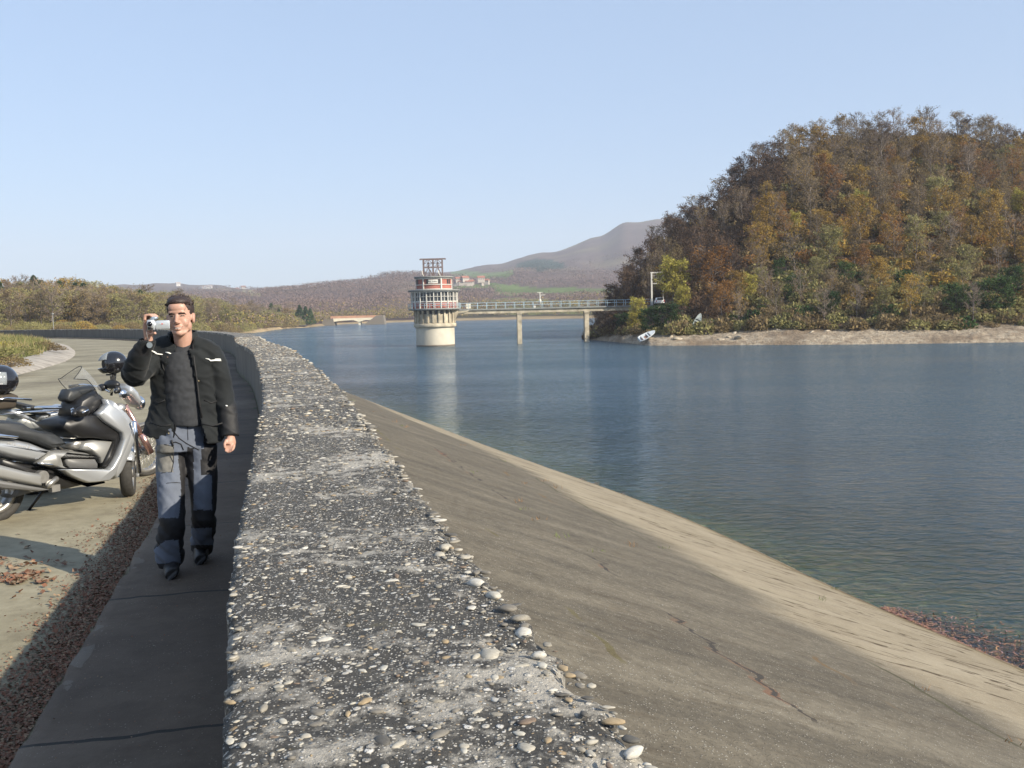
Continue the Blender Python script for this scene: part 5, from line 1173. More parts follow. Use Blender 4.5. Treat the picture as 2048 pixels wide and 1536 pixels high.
    b = MB(); b.pillow(shield, -.25, -.14, .018, 4); b.pillow(shield, .14, .25, .018, 4); b.obj('legshield', M_SILVER, t)
    nose = c2([(840, 475), (960, 575), (1020, 650), (1052, 735), (1000, 900), (930, 1060), (860, 1130), (840, 1000), (930, 800), (900, 700), (820, 560)], .05)
    b = MB(); b.pillow(nose, -.20, .20, .04, 5); b.obj('front_cowl', M_SILVER, t)
    b = MB(); b.pillow(c2([(320, 1010), (470, 1050), (560, 1112), (700, 1160), (860, 1145), (840, 1165), (700, 1170), (640, 1190), (540, 1212), (400, 1200), (250, 1120), (0, 1030), (0, 950), (180, 990)], .12), -.14, .14, .03, 3); b.obj('underbelly', M_BLK, t)
    # handlebar cover, mirror, dash
    b = MB(); b.pillow(c2([(600, 620), (640, 480), (700, 440), (780, 400), (830, 440), (870, 490), (800, 560), (760, 600), (660, 660)], .14), -.16, .16, .04, 5); b.obj('dashboard', M_BLK, t)
    b = MB(); b.pillow(c2([(505, 470), (540, 395), (570, 400), (640, 380), (740, 365), (770, 400), (720, 440), (620, 480), (560, 510), (520, 500)], .02), -.07, .09, .03, 3); b.obj('instrument_hood', M_SEAT, t)
    hb = c2([(650, 590)], 0)[0]; b = MB(); g0 = c2([(640, 560)], .30)[0]; g1 = c2([(320, 640)], .34)[0]
    b.tube([(hb[0] + .05, 0, hb[1] + .05), (g0[0], -.2, g0[1]), (g0[0] - .10, -.36, g0[1] - .02)], [.022, .018, .018], 10); b.tube([(hb[0] + .05, 0, hb[1] + .05), (g0[0], .2, g0[1]), (g0[0] - .08, .36, g0[1])], [.022, .018, .018], 10); b.obj('handlebar', M_CHROME, t)
    MB().tube([(g0[0] - .06, -.30, g0[1] - .01), (g0[0] - .12, -.41, g0[1] - .03)], .021, 10).obj('grip', M_BLK, t); MB().tube([(g0[0] - .05, .30, g0[1]), (g0[0] - .09, .41, g0[1])], .021, 10).obj('grip', M_BLK, t)
    for (cx, cz, yy, M_) in ((575, 470, .33, M_BLK),):
        q = c2([(cx, cz)], -yy)[0]; b = MB(); b.ell((q[0], yy, q[1]), (.035, .085, .055)); mr = b.obj('mirror', M_BLK, t); b = MB(); b.ell((q[0] - .03, yy, q[1]), (.012, .065, .04)); b.obj('mirror_glass', M_CHROME, mr)
    q = c2([(665, 578)], .27)[0]; b = MB(); b.ell((q[0], -.27, q[1]), (.07, .05, .05)); mr = b.obj('mirror', M_BLK, t); b = MB(); b.pillow([(q[0] - .03, q[1] - .018), (q[0] + .035, q[1] + .004), (q[0] + .03, q[1] + .022), (q[0] - .035, q[1])], -.325, -.30, .003, 2); b.obj('indicator', M_CHROME, mr)
    # windscreen: curved clear sheet with a dark edge
    top = c2([(500, 238), (640, 205)], 0); bot = c2([(800, 390)], .0)[0]; tp = c2([(655, 210)], .0)[0]; V = []; nu, nv = 10, 8
    for i in range(nu + 1):
        f_ = i / nu; x = tp[0] * f_ + bot[0] * (1 - f_); z = tp[1] * f_ + bot[1] * (1 - f_)
        for j in range(nv + 1):
            g = (j / nv - .5) * 2; wd = .19 + .04 * math.sin(PI * min(1, f_ * 1.1)) - (.09 * max(0, f_ - .75) / .25); V.append((x - .15 * g * g, wd * g, z - .05 * g * g - (.06 * g * g * max(0, f_ - .7) / .3)))
    b = MB(); b.add(V, grid_faces(nu + 1, nv + 1), True); ws = b.obj('windscreen', M_SCREEN, t); md = ws.modifiers.new('t', 'SOLIDIFY'); md.thickness = .004
    b = MB(); m_ = nv + 1; edge = [V[i * m_] for i in range(nu + 1)] + [V[nu * m_ + j] for j in range(1, m_)] + [V[i * m_ + nv] for i in range(nu - 1, -1, -1)]; b.tube(edge, .0032, 5); b.obj('screen_trim', M_BLK, ws)
    # wheels, mudguard, fork
    wheel(t, 0, .285, .15, .185, 5)
    fx, fz = 1.37, .24; st = math.radians(48); wheel(t, fx, fz, .12, .16, 5, steer=st)
    MS = Matrix.Rotation(st, 3, 'Z'); b = MB(); V = []; n = 22
    for i in range(n + 1):
        a = math.radians(-20 + 165 * i / n)
        for j in range(7): g = (j / 6 - .5) * 2; rr = .268 - .03 * g * g; q = MS @ Vector((rr * math.cos(a), .085 * g, rr * math.sin(a))); V.append((fx + q.x, q.y, fz + q.z))
    b.add(V, grid_faces(n + 1, 7), True); fd = b.obj('front_mudguard', M_SILVER, t); md = fd.modifiers.new('t', 'SOLIDIFY'); md.thickness = .012
    b = MB()
    for sy in (-1, 1): q0 = MS @ Vector((-.02, .10 * sy, .0)); q1 = MS @ Vector((-.24, .10 * sy, .52)); b.tube([(fx + q0.x, q0.y, fz + q0.z), (fx + q1.x, q1.y, fz + q1.z)], [.028, .024], 10)
    b.obj('fork', M_CHROME, t)
    # exhaust silencer and engine casting
    ex = c2([(-300, 960), (0, 1010), (200, 1062), (315, 1080), (318, 1180), (200, 1165), (0, 1125), (-300, 1060)], .27); b = MB(); b.pillow(ex, -.33, -.20, .035, 5); b.obj('silencer', M_CHAMP, t)
    ex = c2([(-300, 1068), (0, 1132), (200, 1170), (385, 1205), (300, 1225), (0, 1200), (-300, 1130)], .27); b = MB(); b.pillow(ex, -.31, -.19, .012, 3); b.obj('silencer_shield', M_GREYP, t)
    b = MB(); q = c2([(340, 1105), (400, 1160), (470, 1120), (380, 1190), (460, 1200)], .24); disc(b, (q[0][0], -.23, q[0][1]), .055, .06); disc(b, (q[1][0], -.22, q[1][1]), .04, .05); b.tube([(q[3][0], -.23, q[3][1]), (q[1][0], -.25, q[1][1]), (q[2][0], -.22, q[2][1])], .025, 10); b.box((q[4][0], -.2, q[4][1]), (.08, .06, .06)); b.obj('engine_case', M_ALU, t)
    q = c2([(360, 1190), (300, 1260), (200, 1240), (100, 1260)], .12); b = MB(); b.pillow([(q[2][0] - .1, q[2][1] - .03), (q[0][0], q[0][1] - .03), (q[0][0] + .1, q[0][1] + .05), (q[2][0], q[2][1] + .12)], -.12, .15, .03, 3); b.obj('engine_block', M_GREYP, t)
    a0 = c2([(462, 1200)], .12)[0]; a1 = c2([(440, 1300)], .2)[0]; b = MB(); b.tube([(a0[0], .05, a0[1]), (a1[0] - .02, .20, .0)], .013, 8); b.box((a1[0] - .02, .20, .006), (.06, .05, .012)); b.obj('side_stand', M_BLK, t)
    return f
SF = build_scooter()
def build_motorbike():
    f = Frame((-4.80, 9.78), (.56, .83)); t = thing('touring_motorcycle', 'silver motorcycle with wire wheels and round fork tubes parked behind the scooter', 'motorcycle', f.o, f.rz)
    c2 = lambda l, w=.12: [f.pl(x * .2474, 680 + y * .2474, w) for x, y in l]
    c3 = lambda l, w=.12: [f.pl(120 + x * .09766, 720 + y * .09766, w) for x, y in l]
    fw = f.pl(291, 905, 0); fx, fz = fw[0], max(.29, min(.34, fw[1])); st = math.radians(8)
    wheel(t, fx, fz, .10, .235, 36, wire=True, steer=st); wheel(t, 0.02, .31, .13, .225, 36, wire=True)
    # fork with pinkish tubes, headlight cowl
    b = MB(); crown = c3([(1330, 930)], .09)[0]
    for sy in (-1, 1): b.tube([(fx, .095 * sy, fz), (crown[0], .095 * sy, crown[1])], .027, 12)
    b.obj('fork_tubes', M_PINK, t); b = MB()
    for sy in (-1, 1): b.tube([(fx, .095 * sy, fz - .02), (fx + (crown[0] - fx) * .38, .095 * sy, fz + (crown[1] - fz) * .38)], .037, 12)
    b.obj('fork_legs', M_PINK, t)
    V = []; n = 18; b = MB()
    for i in range(n + 1):
        a = math.radians(20 + 130 * i / n)
        for j in range(5): g = (j / 4 - .5) * 2; rr = fz + .025 - .02 * g * g; V.append((fx + rr * math.cos(a), .06 * g, fz + rr * math.sin(a)))
    b.add(V, grid_faces(n + 1, 5), True); o = b.obj('front_mudguard', M_GREYP, t); md = o.modifiers.new('t', 'SOLIDIFY'); md.thickness = .008
    b = MB(); b.pillow(c3([(1290, 620), (1340, 480), (1450, 520), (1560, 640), (1640, 800), (1640, 920), (1590, 975), (1500, 900), (1380, 760), (1300, 700)], .05), -.13, .13, .05, 5); b.obj('headlight_cowl', M_SILVER, t)
    q = c3([(1620, 880)], 0)[0]; b = MB(); b.ell((q[0], 0, q[1]), (.05, .09, .08)); b.obj('headlamp', M_CHROME, t)
    b = MB(); q = c3([(1300, 700)], .16)[0]; b.ell((q[0], -.15, q[1]), (.05, .03, .05)); q2 = c3([(1230, 1000)], .1)[0]; b.obj('indicator', M_CHROME, t); b = MB(); b.ell((q2[0], -.10, q2[1]), (.07, .05, .06)); b.obj('horn', M_ALU, t)
    # bars and controls
    q = c3([(1100, 570), (830, 650), (1180, 780), (1120, 300)], .1); hbz = q[0][1]; b = MB()
    b.tube([(q[0][0] + .02, 0, hbz - .05), (q[0][0], -.12, hbz), (q[1][0] + .05, -.30, q[1][1] + .03), (q[1][0] - .02, -.38, q[1][1] + .02)], .013, 8); b.tube([(q[0][0] + .02, 0, hbz - .05), (q[0][0], .12, hbz), (q[1][0] + .08, .32, q[1][1] + .06), (q[1][0] + .02, .40, q[1][1] + .05)], .013, 8); b.obj('handlebar', M_CHROME, t)
    MB().tube([(q[1][0] + .03, -.33, q[1][1] + .025), (q[1][0] - .05, -.44, q[1][1] + .01)], .02, 8).obj('grip', M_BLK, t); MB().tube([(q[1][0] + .04, .36, q[1][1] + .05), (q[1][0], .46, q[1][1] + .04)], .02, 8).obj('grip', M_BLK, t)
    b = MB(); b.ell((q[0][0] + .05, 0, hbz + .03), (.06, .12, .05)); b.ell((q[0][0] + .02, -.14, hbz - .02), (.035, .035, .04)); b.ell((q[0][0], .10, hbz), (.05, .06, .04)); b.obj('instruments', M_BLK, t)
    # tank, seat, side and tail
    b = MB(); b.pillow(c2([(330, 610), (440, 560), (520, 520), (600, 540), (640, 600), (640, 680), (540, 700), (430, 660), (340, 650)], .12), -.13, .13, .05, 5); b.obj('fuel_tank', M_SILVER, t)
    b = MB(); b.pillow(c2([(-200, 430), (0, 470), (110, 490), (200, 505), (300, 530), (370, 575), (420, 600), (400, 625), (330, 605), (230, 560), (100, 525), (0, 512), (-200, 480)], .12), -.14, .14, .02, 4); b.obj('seat', M_SEAT, t)
    b = MB(); b.pillow(c2([(-200, 495), (0, 525), (100, 545), (200, 580), (310, 650), (300, 680), (210, 655), (100, 615), (0, 600), (-200, 560)], .15), -.16, .16, .03, 4); b.obj('tail_panel', M_SILVER, t)
    b = MB(); b.pillow(c2([(200, 600), (320, 650), (450, 660), (500, 700), (480, 790), (330, 740), (230, 730), (150, 660)], .14), -.14, .14, .03, 4); b.obj('side_panel', M_SILVER2, t)
    b = MB(); b.pillow([(.25, .32), (.9, .26), (1.05, .38), (1.0, .62), (.6, .68), (.3, .6)], -.13, .13, .04, 3); disc(b, (.55, -.15, .42), .10, .06); disc(b, (.78, -.15, .38), .08, .06); b.obj('engine', M_ALU, t)
    b = MB(); b.tube([(1.0, -.12, .5), (1.12, -.13, .3), (.9, -.15, .2), (.4, -.17, .25), (-.35, -.2, .36)], [.022, .022, .025, .04, .05], 12); b.obj('exhaust', M_CHROME, t)
    b = MB(); b.tube([(crown[0] - .02, 0, crown[1]), (.9, 0, .55), (.5, 0, .45), (0.02, .0, .31)], .025, 8); b.tube([(crown[0] - .05, 0, crown[1] - .02), (.6, 0, .78), (-.2, 0, .80)], .022, 8); b.obj('frame', M_BLK, t)
    b = MB(); b.tube([(-.5, -.12, .86), (-.1, -.17, .86), (.2, -.15, .84)], .012, 6); b.tube([(-.5, .12, .86), (-.1, .17, .86), (.2, .15, .84)], .012, 6); b.obj('luggage_rail', M_CHROME, t)
    b = MB(); b.tube([(.45, .1, .3), (.42, .28, .0)], .013, 8); b.obj('side_stand', M_BLK, t)
    b = MB(); V = []
    for i in range(15):
        a = math.radians(40 + 120 * i / 14)
        for j in range(5): g = (j / 4 - .5) * 2; rr = .355 - .02 * g * g; V.append((.02 + rr * math.cos(a), .075 * g, .31 + rr * math.sin(a)))
    b.add(V, grid_faces(15, 5), True); b.obj('rear_mudguard', M_BLK, t)
    # mirror stalk that carries the helmet
    return f, (q[0][0], hbz)
BF, BH = build_motorbike()
M_HELM = simple('helmet_gloss_black', (.010, .010, .012), .18, 0, coat=.9); M_LINE = simple('helmet_lining', (.05, .045, .04), .9); M_VIS = clear_mat('visor', (.35, .38, .40, 1), .45)
def build_helmet(loc, R_, rz, name, label, tilt=0.0, visor_up=False):
    t = thing(name, label, 'helmet', loc); t.rotation_euler = (0, tilt, rz); b = MB(); V = []; n, m = 36, 26
    # shell: facing +x, open below, face opening
    for i in range(m + 1):
        th = math.radians(2 + 128 * i / m)
        for j in range(n):
            a = 2 * PI * j / n; r = R_ * (1 + .10 * max(0, math.cos(a)) * math.sin(th)); z = R_ * 1.02 * math.cos(th); flare = 1.0 if th < 1.6 else 1 - .12 * (th - 1.6)
            x = r * math.sin(th) * math.cos(a) * 1.1 * flare; y = R_ * .92 * math.sin(th) * math.sin(a) * flare
            if th > 1.75 and math.cos(a) > .3: x += .02
            V.append((x, y, z))
    Fc = []
    for i in range(m):
        for j in range(n):
            th = 2 + 128 * (i + .5) / m; a = (j + .5) / n * 360; a = a if a < 180 else a - 360
            if 62 < th < 100 and abs(a) < 62: continue
            Fc.append((i * n + j, i * n + (j + 1) % n, (i + 1) * n + (j + 1) % n, (i + 1) * n + j))
    Fc.append(tuple(range(n - 1, -1, -1))); b.add(V, Fc, True); s = b.obj('shell', M_HELM, t); md = s.modifiers.new('t', 'SOLIDIFY'); md.thickness = .012
    b = MB(); b.ell((0, 0, 0), (R_ * .93, R_ * .82, R_ * .86), 24, 14); b.obj('lining', M_LINE, t)
    vz = .55 if visor_up else 0; b = MB(); V = []
    for i in range(9):
        th = math.radians(58 + 46 * i / 8 - (40 if visor_up else 0))
        for j in range(15): a = math.radians(-72 + 144 * j / 14); r = R_ * 1.16; V.append((r * math.sin(th) * math.cos(a) * 1.08, R_ * .97 * math.sin(th) * math.sin(a), R_ * 1.04 * math.cos(th)))
    b.add(V, grid_faces(9, 15), True); o = b.obj('visor', M_VIS, t); md = o.modifiers.new('t', 'SOLIDIFY'); md.thickness = .003
    b = MB(); b.tube([(.0, -R_ * .70, -R_ * .55), (.02, -.02, -R_ * 1.25), (0, R_ * .70, -R_ * .55)], .008, 6); b.obj('chin_strap', M_BLK, t)
    b = MB(); b.ell((-R_ * .35, -R_ * .80, R_ * .30), (.03, .012, .014)); b.obj('decal', M_WHITE, t)
def helmets():
    y = 10.75; p = P(227, 727, y); build_helmet(p, .132, math.radians(196), 'motorcycle_helmet', 'glossy black helmet hung on the handlebar of the silver motorcycle beside the man', .18, True)
    q = P(227, 752, y); s = P(222, 780, y - .05); t = thing('helmet_hook', 'small bright metal lock and strap joining the hung helmet to the handlebar', 'lock', s)
    b = MB(); b.tube([(0, 0, -.06), (.03, 0, .08), (.02, .02, .2)], .014, 8); b.obj('strap', M_BLK, t); b = MB(); b.box((.04, -.03, .12), (.05, .03, .07)); b.box((.0, -.03, .17), (.06, .02, .02)); b.obj('padlock', M_CHROME, t)
    p = P(2, 762, 9.35); build_helmet(p, .150, math.radians(250), 'spare_helmet', 'black helmet resting on the rear of the motorcycle at the left edge of view', -.1)
    t = thing('luggage_case', 'brown-black luggage pad strapped under the spare helmet on the motorcycle tail', 'bag', P(4, 798, 9.4)); b = MB(); b.pillow([(-.2, -.10), (.08, -.10), (.12, .03), (.06, .06), (-.2, .06)], -.12, .12, .04, 3); o = b.obj('pad', simple('brown_pad', (.045, .035, .025), .8), t); o.rotation_euler = (0, 0, BF.rz); b = MB(); b.tube([(-.2, -.16, .0), (-.05, -.17, .02), (.2, -.16, -.02)], .01, 6); o = b.obj('buckle_strap', M_CHROME, t); o.rotation_euler = (0, 0, BF.rz)
helmets()
# ------------------------------------------------------------------ the man with the camcorder
def remesh(b, vox, smooth_it=4, name='tmp', disp=None, fac=.5):
    me = b.mesh(name, []); o = bpy.data.objects.new(name, me); COL.objects.link(o)
    bm = bmesh.new(); bm.from_mesh(me); bmesh.ops.recalc_face_normals(bm, faces=bm.faces[:]); bm.to_mesh(me); bm.free()
    m = o.modifiers.new('r', 'REMESH'); m.mode = 'VOXEL'; m.voxel_size = vox
    if smooth_it: s = o.modifiers.new('s', 'SMOOTH'); s.factor = fac; s.iterations = smooth_it
    dg = bpy.context.evaluated_depsgraph_get(); dg.update(); out = bpy.data.meshes.new_from_object(o.evaluated_get(dg)); bpy.data.objects.remove(o); out.name = name
    if disp:
        co = np.empty(len(out.vertices) * 3); out.vertices.foreach_get('co', co); co = co.reshape(-1, 3); no = np.empty(len(out.vertices) * 3); out.vertices.foreach_get('normal', no); no = no.reshape(-1, 3)
        for i in range(len(co)): co[i] += no[i] * disp(co[i])
        out.vertices.foreach_set('co', co.ravel())
    out.polygons.foreach_set('use_smooth', [True] * len(out.polygons)); out.update(); return out
def cut(me, pred):                      # remove faces whose centre satisfies pred
    bm = bmesh.new(); bm.from_mesh(me); d = [f for f in bm.faces if pred(f.calc_center_median())]; bmesh.ops.delete(bm, geom=d, context='FACES'); bm.to_mesh(me); bm.free(); return me
def zone(me, mats, fn):
    for m in mats: me.materials.append(m)
    for p in me.polygons: p.material_index = fn(p.center)
def build_man():
    Y = 6.30; O = Vector((P(368, 900, Y).x, Y, .10))
    def L(u, v, y=Y): return P(u, v, y) - O       # local point
    def px(p):                                     # local point -> picture coordinates (for laying out the cut of the clothes)
        r = Vector(p) + O - Vector((0, 0, CH)); z = r.dot(_Fw); return 1024 + F * r.dot(_r) / z, 768 - F * r.dot(_u) / z
    S = Y / F
    skin = N('skin'); tc = skin.n('TexCoord').outputs['Object']; skin.l(skin.ramp(skin.noise(tc, 14, 4), [(.3, (.36, .20, .145)), (.7, (.46, .28, .21))]), skin.b.inputs['Base Color']); skin.b.inputs['Roughness'].default_value = .5
    skin.b.inputs['Subsurface Weight'].default_value = .12; skin.b.inputs['Subsurface Radius'].default_value = (.01, .004, .002); skin.b.inputs['Subsurface Scale'].default_value = .5
    # ---- head frame: slightly turned to the picture's left, facing the camera
    HC_ = L(360, 634, 6.27); yaw = math.radians(5); HM = Matrix.Rotation(yaw, 3, 'Z') @ Matrix.Rotation(math.radians(-2), 3, 'Y')
    H = lambda x, y, z: HC_ + HM @ Vector((x, y, z))
    b = MB(); EH = lambda c, r: b.ell(H(*c), r, 28, 20, M=HM)
    EH((0, .025, .045), (.076, .097, .083)); EH((0, -.012, .0), (.068, .075, .085)); EH((0, -.025, -.05), (.053, .058, .062)); EH((0, -.052, -.098), (.030, .032, .025)); EH((0, -.03, -.085), (.043, .045, .035))
    EH((-.032, -.048, -.035), (.030, .026, .034)); EH((.032, -.048, -.035), (.030, .026, .034))      # cheeks
    EH((0, -.074, .030), (.052, .018, .013)); EH((.0, -.06, .06), (.055, .035, .04))                    # brow, forehead
    b.tube([H(0, -.082, .016), H(0, -.093, -.008), H(0, -.107, -.031), H(0, -.098, -.040)], [.0095, .0105, .013, .010], 12); EH((-.0125, -.090, -.036), (.009, .011, .008)); EH((.0125, -.090, -.036), (.009, .011, .008))
    EH((0, -.080, -.0605), (.029, .014, .0065)); EH((0, -.081, -.0775), (.023, .014, .0065))             # lips
    for sx in (-1, 1):
        EH((sx * .078, .018, -.012), (.010, .020, .033)); EH((sx * .082, .026, .004), (.007, .014, .018)); EH((sx * .050, -.005, -.058), (.020, .035, .034)); b.tube([H(sx * .050, .0, -.065), H(sx * .030, -.045, -.097), H(0, -.062, -.108)], [.014, .015, .016], 12)
    # neck into a hidden trunk so the body is one surface
    b.tube([H(0, .02, -.05), L(368, 690, 6.33), L(370, 720, 6.36)], [.058, .058, .07], 20)
    b.tube([L(370, 712, 6.36), L(370, 760, 6.36), L(370, 820, 6.36), L(370, 880, 6.36)], [(.15, .09), (.15, .10), (.14, .095), (.15, .10)], 20)
    # arms
    Rs, Re, Rw = L(312, 706, 6.34), L(268, 742, 6.16), L(297, 686, 6.00); Ls_, Le, Lw = L(424, 710, 6.36), L(449, 795, 6.36), L(461, 872, 6.26)
    b.tube([L(350, 715, 6.36), Rs, Re, Rw], [.04, .035, .034, .028], 14); b.tube([L(392, 715, 6.36), Ls_, Le, Lw], [.04, .035, .034, .028], 14)
    # legs hidden in the trousers
    Rk, Ra = L(344, 1050, 6.16), L(342, 1128, 6.22); Lk, La = L(407, 1030, 6.34), L(402, 1092, 6.60)
    b.tube([L(345, 895, 6.34), Rk, Ra], [.05, .045, .035], 14); b.tube([L(398, 890, 6.36), Lk, La], [.05, .045, .035], 14)
    # raised hand wrapped over the camcorder: palm behind it, four fingers over the top, thumb below
    hp = L(299, 652, 5.985)
    b.tube([Rw, L(297, 668, 5.99), L(296, 655, 5.99), L(297, 641, 5.985)], [(.026, .022), (.03, .022), (.034, .02), (.030, .018)], 14)
    for k, (dx, dy, ln) in enumerate([(0, .02, 1), (.012, -.002, 1.05), (.020, -.024, 1), (.024, -.045, .85)]):
        base = L(293, 641, 5.99) + Vector((dx * .2, dy, .0)); mid = L(296, 632, 5.99) + Vector((0, dy, .004)); tip = L(296, 630.5, 5.99) + Vector((.034 * ln, dy, .002)); end = L(296, 633.5, 5.99) + Vector((.055 * ln, dy, -.004)); b.tube([base, mid, tip, end], [.0105, .0100, .0092, .0075], 10)
    b.tube([L(297, 668, 5.985), L(306, 668, 5.95), L(311, 666, 5.93)], [.014, .011, .009], 10)
    # hanging hand, lightly curled, five fingers
    w0 = Lw; pm = L(462, 884, 6.25); b.tube([w0, L(462, 878, 6.255), pm, L(461, 890, 6.245)], [(.026, .022), (.03, .018), (.036, .017), (.034, .016)], 14)
    for k, (du, l1, l2) in enumerate([(-8.5, 7, 6), (-3, 8.5, 7), (2.5, 8, 6.5), (7.5, 6.5, 5)]):
        a_ = L(461 + du, 890, 6.245); m_ = L(460 + du * .95, 890 + l1, 6.225); t_ = L(458 + du * .8, 890 + l1 + l2, 6.19); b.tube([a_, m_, t_], [.0095, .0088, .0068], 10)
    b.tube([L(453, 880, 6.235), L(449, 889, 6.21), L(450, 897, 6.195)], [.012, .0095, .0075], 10)
    body = remesh(b, .0042, 5, 'person'); body.materials.append(skin.m)
    man = bpy.data.objects.new('person', body); link(man); man.location = O
    tag(man, 'smiling dark-haired man in black motorcycle jacket walking along the pavement with a raised camcorder', 'person')
    MP = lambda me, nm: link(bpy.data.objects.new(nm, me), man)
    # ---- face details
    dark = simple('eye_dark', (.02, .013, .010), .3); browm = simple('brow_hair_shade', (.025, .014, .010), .9)
    hairm = N('hair_dark_brown'); tch = hairm.n('TexCoord').outputs['Object']; hairm.l(hairm.ramp(hairm.noise(tch, 90, 4, .7), [(.35, (.012, .007, .006)), (.65, (.045, .026, .02))]), hairm.b.inputs['Base Color']); hairm.b.inputs['Roughness'].default_value = .55; hairm.l(hairm.bump(hairm.noise(tch, 160, 3), .8, .004), hairm.b.inputs['Normal'])
    bvh = BVHTree.FromPolygons([v.co[:] for v in body.vertices], [tuple(p.vertices) for p in body.polygons])
    def surf(x, z, off=.001):           # the point of the face surface straight ahead of (x, z) in the head frame
        o_ = H(x, -.15, z); d_ = HM @ Vector((0, 1, 0)); h = bvh.ray_cast(o_, d_); return (h[0] - d_ * off) if h[0] is not None else H(x, -.09, z)
    for sx in (-1, 1):
        e = MB(); e.tube([surf(sx * .020, .004), surf(sx * .029, .0065), surf(sx * .039, .0065), surf(sx * .047, .003)], [.0018, .0037, .0035, .0015], 8); e.obj('eye', dark, man)
        e = MB(); e.tube([surf(sx * .013, .019, 0), surf(sx * .027, .0235, 0), surf(sx * .042, .0225, 0), surf(sx * .053, .014, 0)], [.0038, .0058, .005, .002], 8); e.obj('eyebrow', browm, man)  # brows made thicker to stand in for the shade over the eyes too
    e = MB(); e.tube([surf(-.024, -.0665), surf(-.010, -.0700, .0025), surf(.010, -.0700, .0025), surf(.024, -.0655)], [.0015, .0036, .0036, .0015], 8); e.obj('teeth', simple('teeth_white', (.42, .39, .35), .4), man)
    e = MB(); e.tube([surf(-.030, -.062, .000), surf(-.014, -.0655, .001), surf(.014, -.0655, .001), surf(.030, -.061, .000)], [.0012, .0018, .0018, .0012], 6); e.tube([surf(-.024, -.071, .0), surf(0, -.0755, .001), surf(.024, -.070, .0)], [.001, .002, .001], 6); e.obj('lips', simple('lip_red', (.20, .06, .05), .6), man)  # thin dark red lines along both lips
    # ---- hair: cap with a short tousled front
    b = MB(); EH = lambda c, r: b.ell(H(*c), r, 28, 20, M=HM); EH((0, .030, .055), (.084, .100, .083)); EH((0, -.02, .095), (.068, .075, .035)); EH((.0, .04, .02), (.081, .09, .085)); Rr = np.random.RandomState(12)
    for k in range(420):
        a = Rr.rand() * 6.28; ph = Rr.rand() ** .6 * 1.35; d = Vector((math.sin(ph) * math.cos(a), math.sin(ph) * math.sin(a), math.cos(ph))); c = Vector((0, .02, .055)) + Vector((d.x * .078, d.y * .096, d.z * .080)); tip = c + d * (.006 + .007 * Rr.rand()) + Vector((Rr.normal() * .006, -.005, .002)); b.tube([H(*c), H(*tip)], [.0055, .002], 5)
    def hl(c):
        q = HM.transposed() @ (Vector(c) - HC_); x, y, z = q
        line = .083 - 9.0 * max(0, abs(x) - .032) ** 2 * 4
        if y < -.02: return z < (line if abs(x) < .062 else .012 + (0 if abs(x) > .07 else .03))
        if y < .035: return z < (.015 if y < .015 else -.005)
        return z < -.055
    hm = remesh(b, .0034, 1, 'hair'); cut(hm, hl); hm.materials.append(hairm.m); ho = MP(hm, 'hair'); md = ho.modifiers.new('t', 'SOLIDIFY'); md.thickness = .006; md.offset = -1
    # ---- jacket
    def fold(c):
        x, y, z = c; f1 = noise.noise(Vector((x * 9, y * 9, z * 5 + 3))); f2 = 1 - abs(noise.noise(Vector((x * 11 + 7, y * 8, z * 17)))) * 2; f3 = noise.noise(Vector((x * 30, y * 30, z * 22))); f4 = max(0, 1 - abs(noise.noise(Vector((x * 5 + 2, y * 5, z * 13 + x * 8)))) * 5); return .008 * f1 + .006 * f2 * (.5 + f1) + .006 * f4 + .0018 * f3
    b = MB()
    def row(v, ul, ur, dep, y=6.36): l_, r_ = L(ul, v, y), L(ur, v, y); return (l_ + r_) / 2, ((r_ - l_).length / 2, dep)
    rows = [row(700, 318, 426, .10), row(715, 308, 432, .12), row(745, 305, 433, .125), row(790, 305, 434, .125), (row(825, 299, 441, .13)), row(858, 291, 452, .15), row(884, 288, 458, .155)]
    V = []; n = 36
    for c_, (rx, ry) in rows:
        for j in range(n): a = 2 * PI * j / n; ca, sa = math.cos(a), math.sin(a); V.append(c_ + Vector((rx * math.copysign(abs(ca) ** .8, ca), ry * math.copysign(abs(sa) ** .8, sa), 0)))
    Fc = [(i * n + j, i * n + (j + 1) % n, (i + 1) * n + (j + 1) % n, (i + 1) * n + j) for i in range(len(rows) - 1) for j in range(n)] + [tuple(range(n)), tuple(range((len(rows) - 1) * n, len(rows) * n))]
    b.add(V, Fc, True)
    b.tube([L(352, 697, 6.36), L(330, 700, 6.36), L(308, 708, 6.36)], [(.07, .09), (.085, .085), .088], 20); b.tube([L(390, 697, 6.36), L(410, 703, 6.36), L(424, 712, 6.37)], [(.065, .09), (.072, .085), .074], 20)
    b.tube([L(366, 700, 6.37), L(366, 688, 6.37)], [(.11, .10), (.085, .085)], 24)
    b.tube([L(312, 708, 6.36), L(296, 724, 6.28), L(274, 742, 6.18), L(266, 752, 6.13)], [.088, .086, .088, .075], 20)
    b.tube([L(266, 752, 6.13), L(268, 738, 6.10), L(280, 712, 6.04), L(294, 686, 6.00), L(297, 678, 5.99)], [.066, .072, .064, .050, .047], 20)
    b.tube([L(424, 710, 6.37), L(433, 732, 6.37), L(443, 765, 6.37), L(449, 795, 6.36), L(456, 830, 6.32), L(461, 866, 6.28), L(462, 874, 6.27)], [.070, .068, .064, .058, .055, .050, .049], 20)
    b.ell(L(425, 714, 6.37), (.074, .08, .072), 20, 14); b.ell(L(308, 710, 6.34), (.092, .09, .088), 20, 14); b.tube([L(400, 714, 6.37), L(422, 716, 6.37)], [.085, .078], 20); b.tube([L(340, 712, 6.37), L(306, 714, 6.35)], [.09, .088], 20)
    jm = remesh(b, .0085, 5, 'jacket', fold)
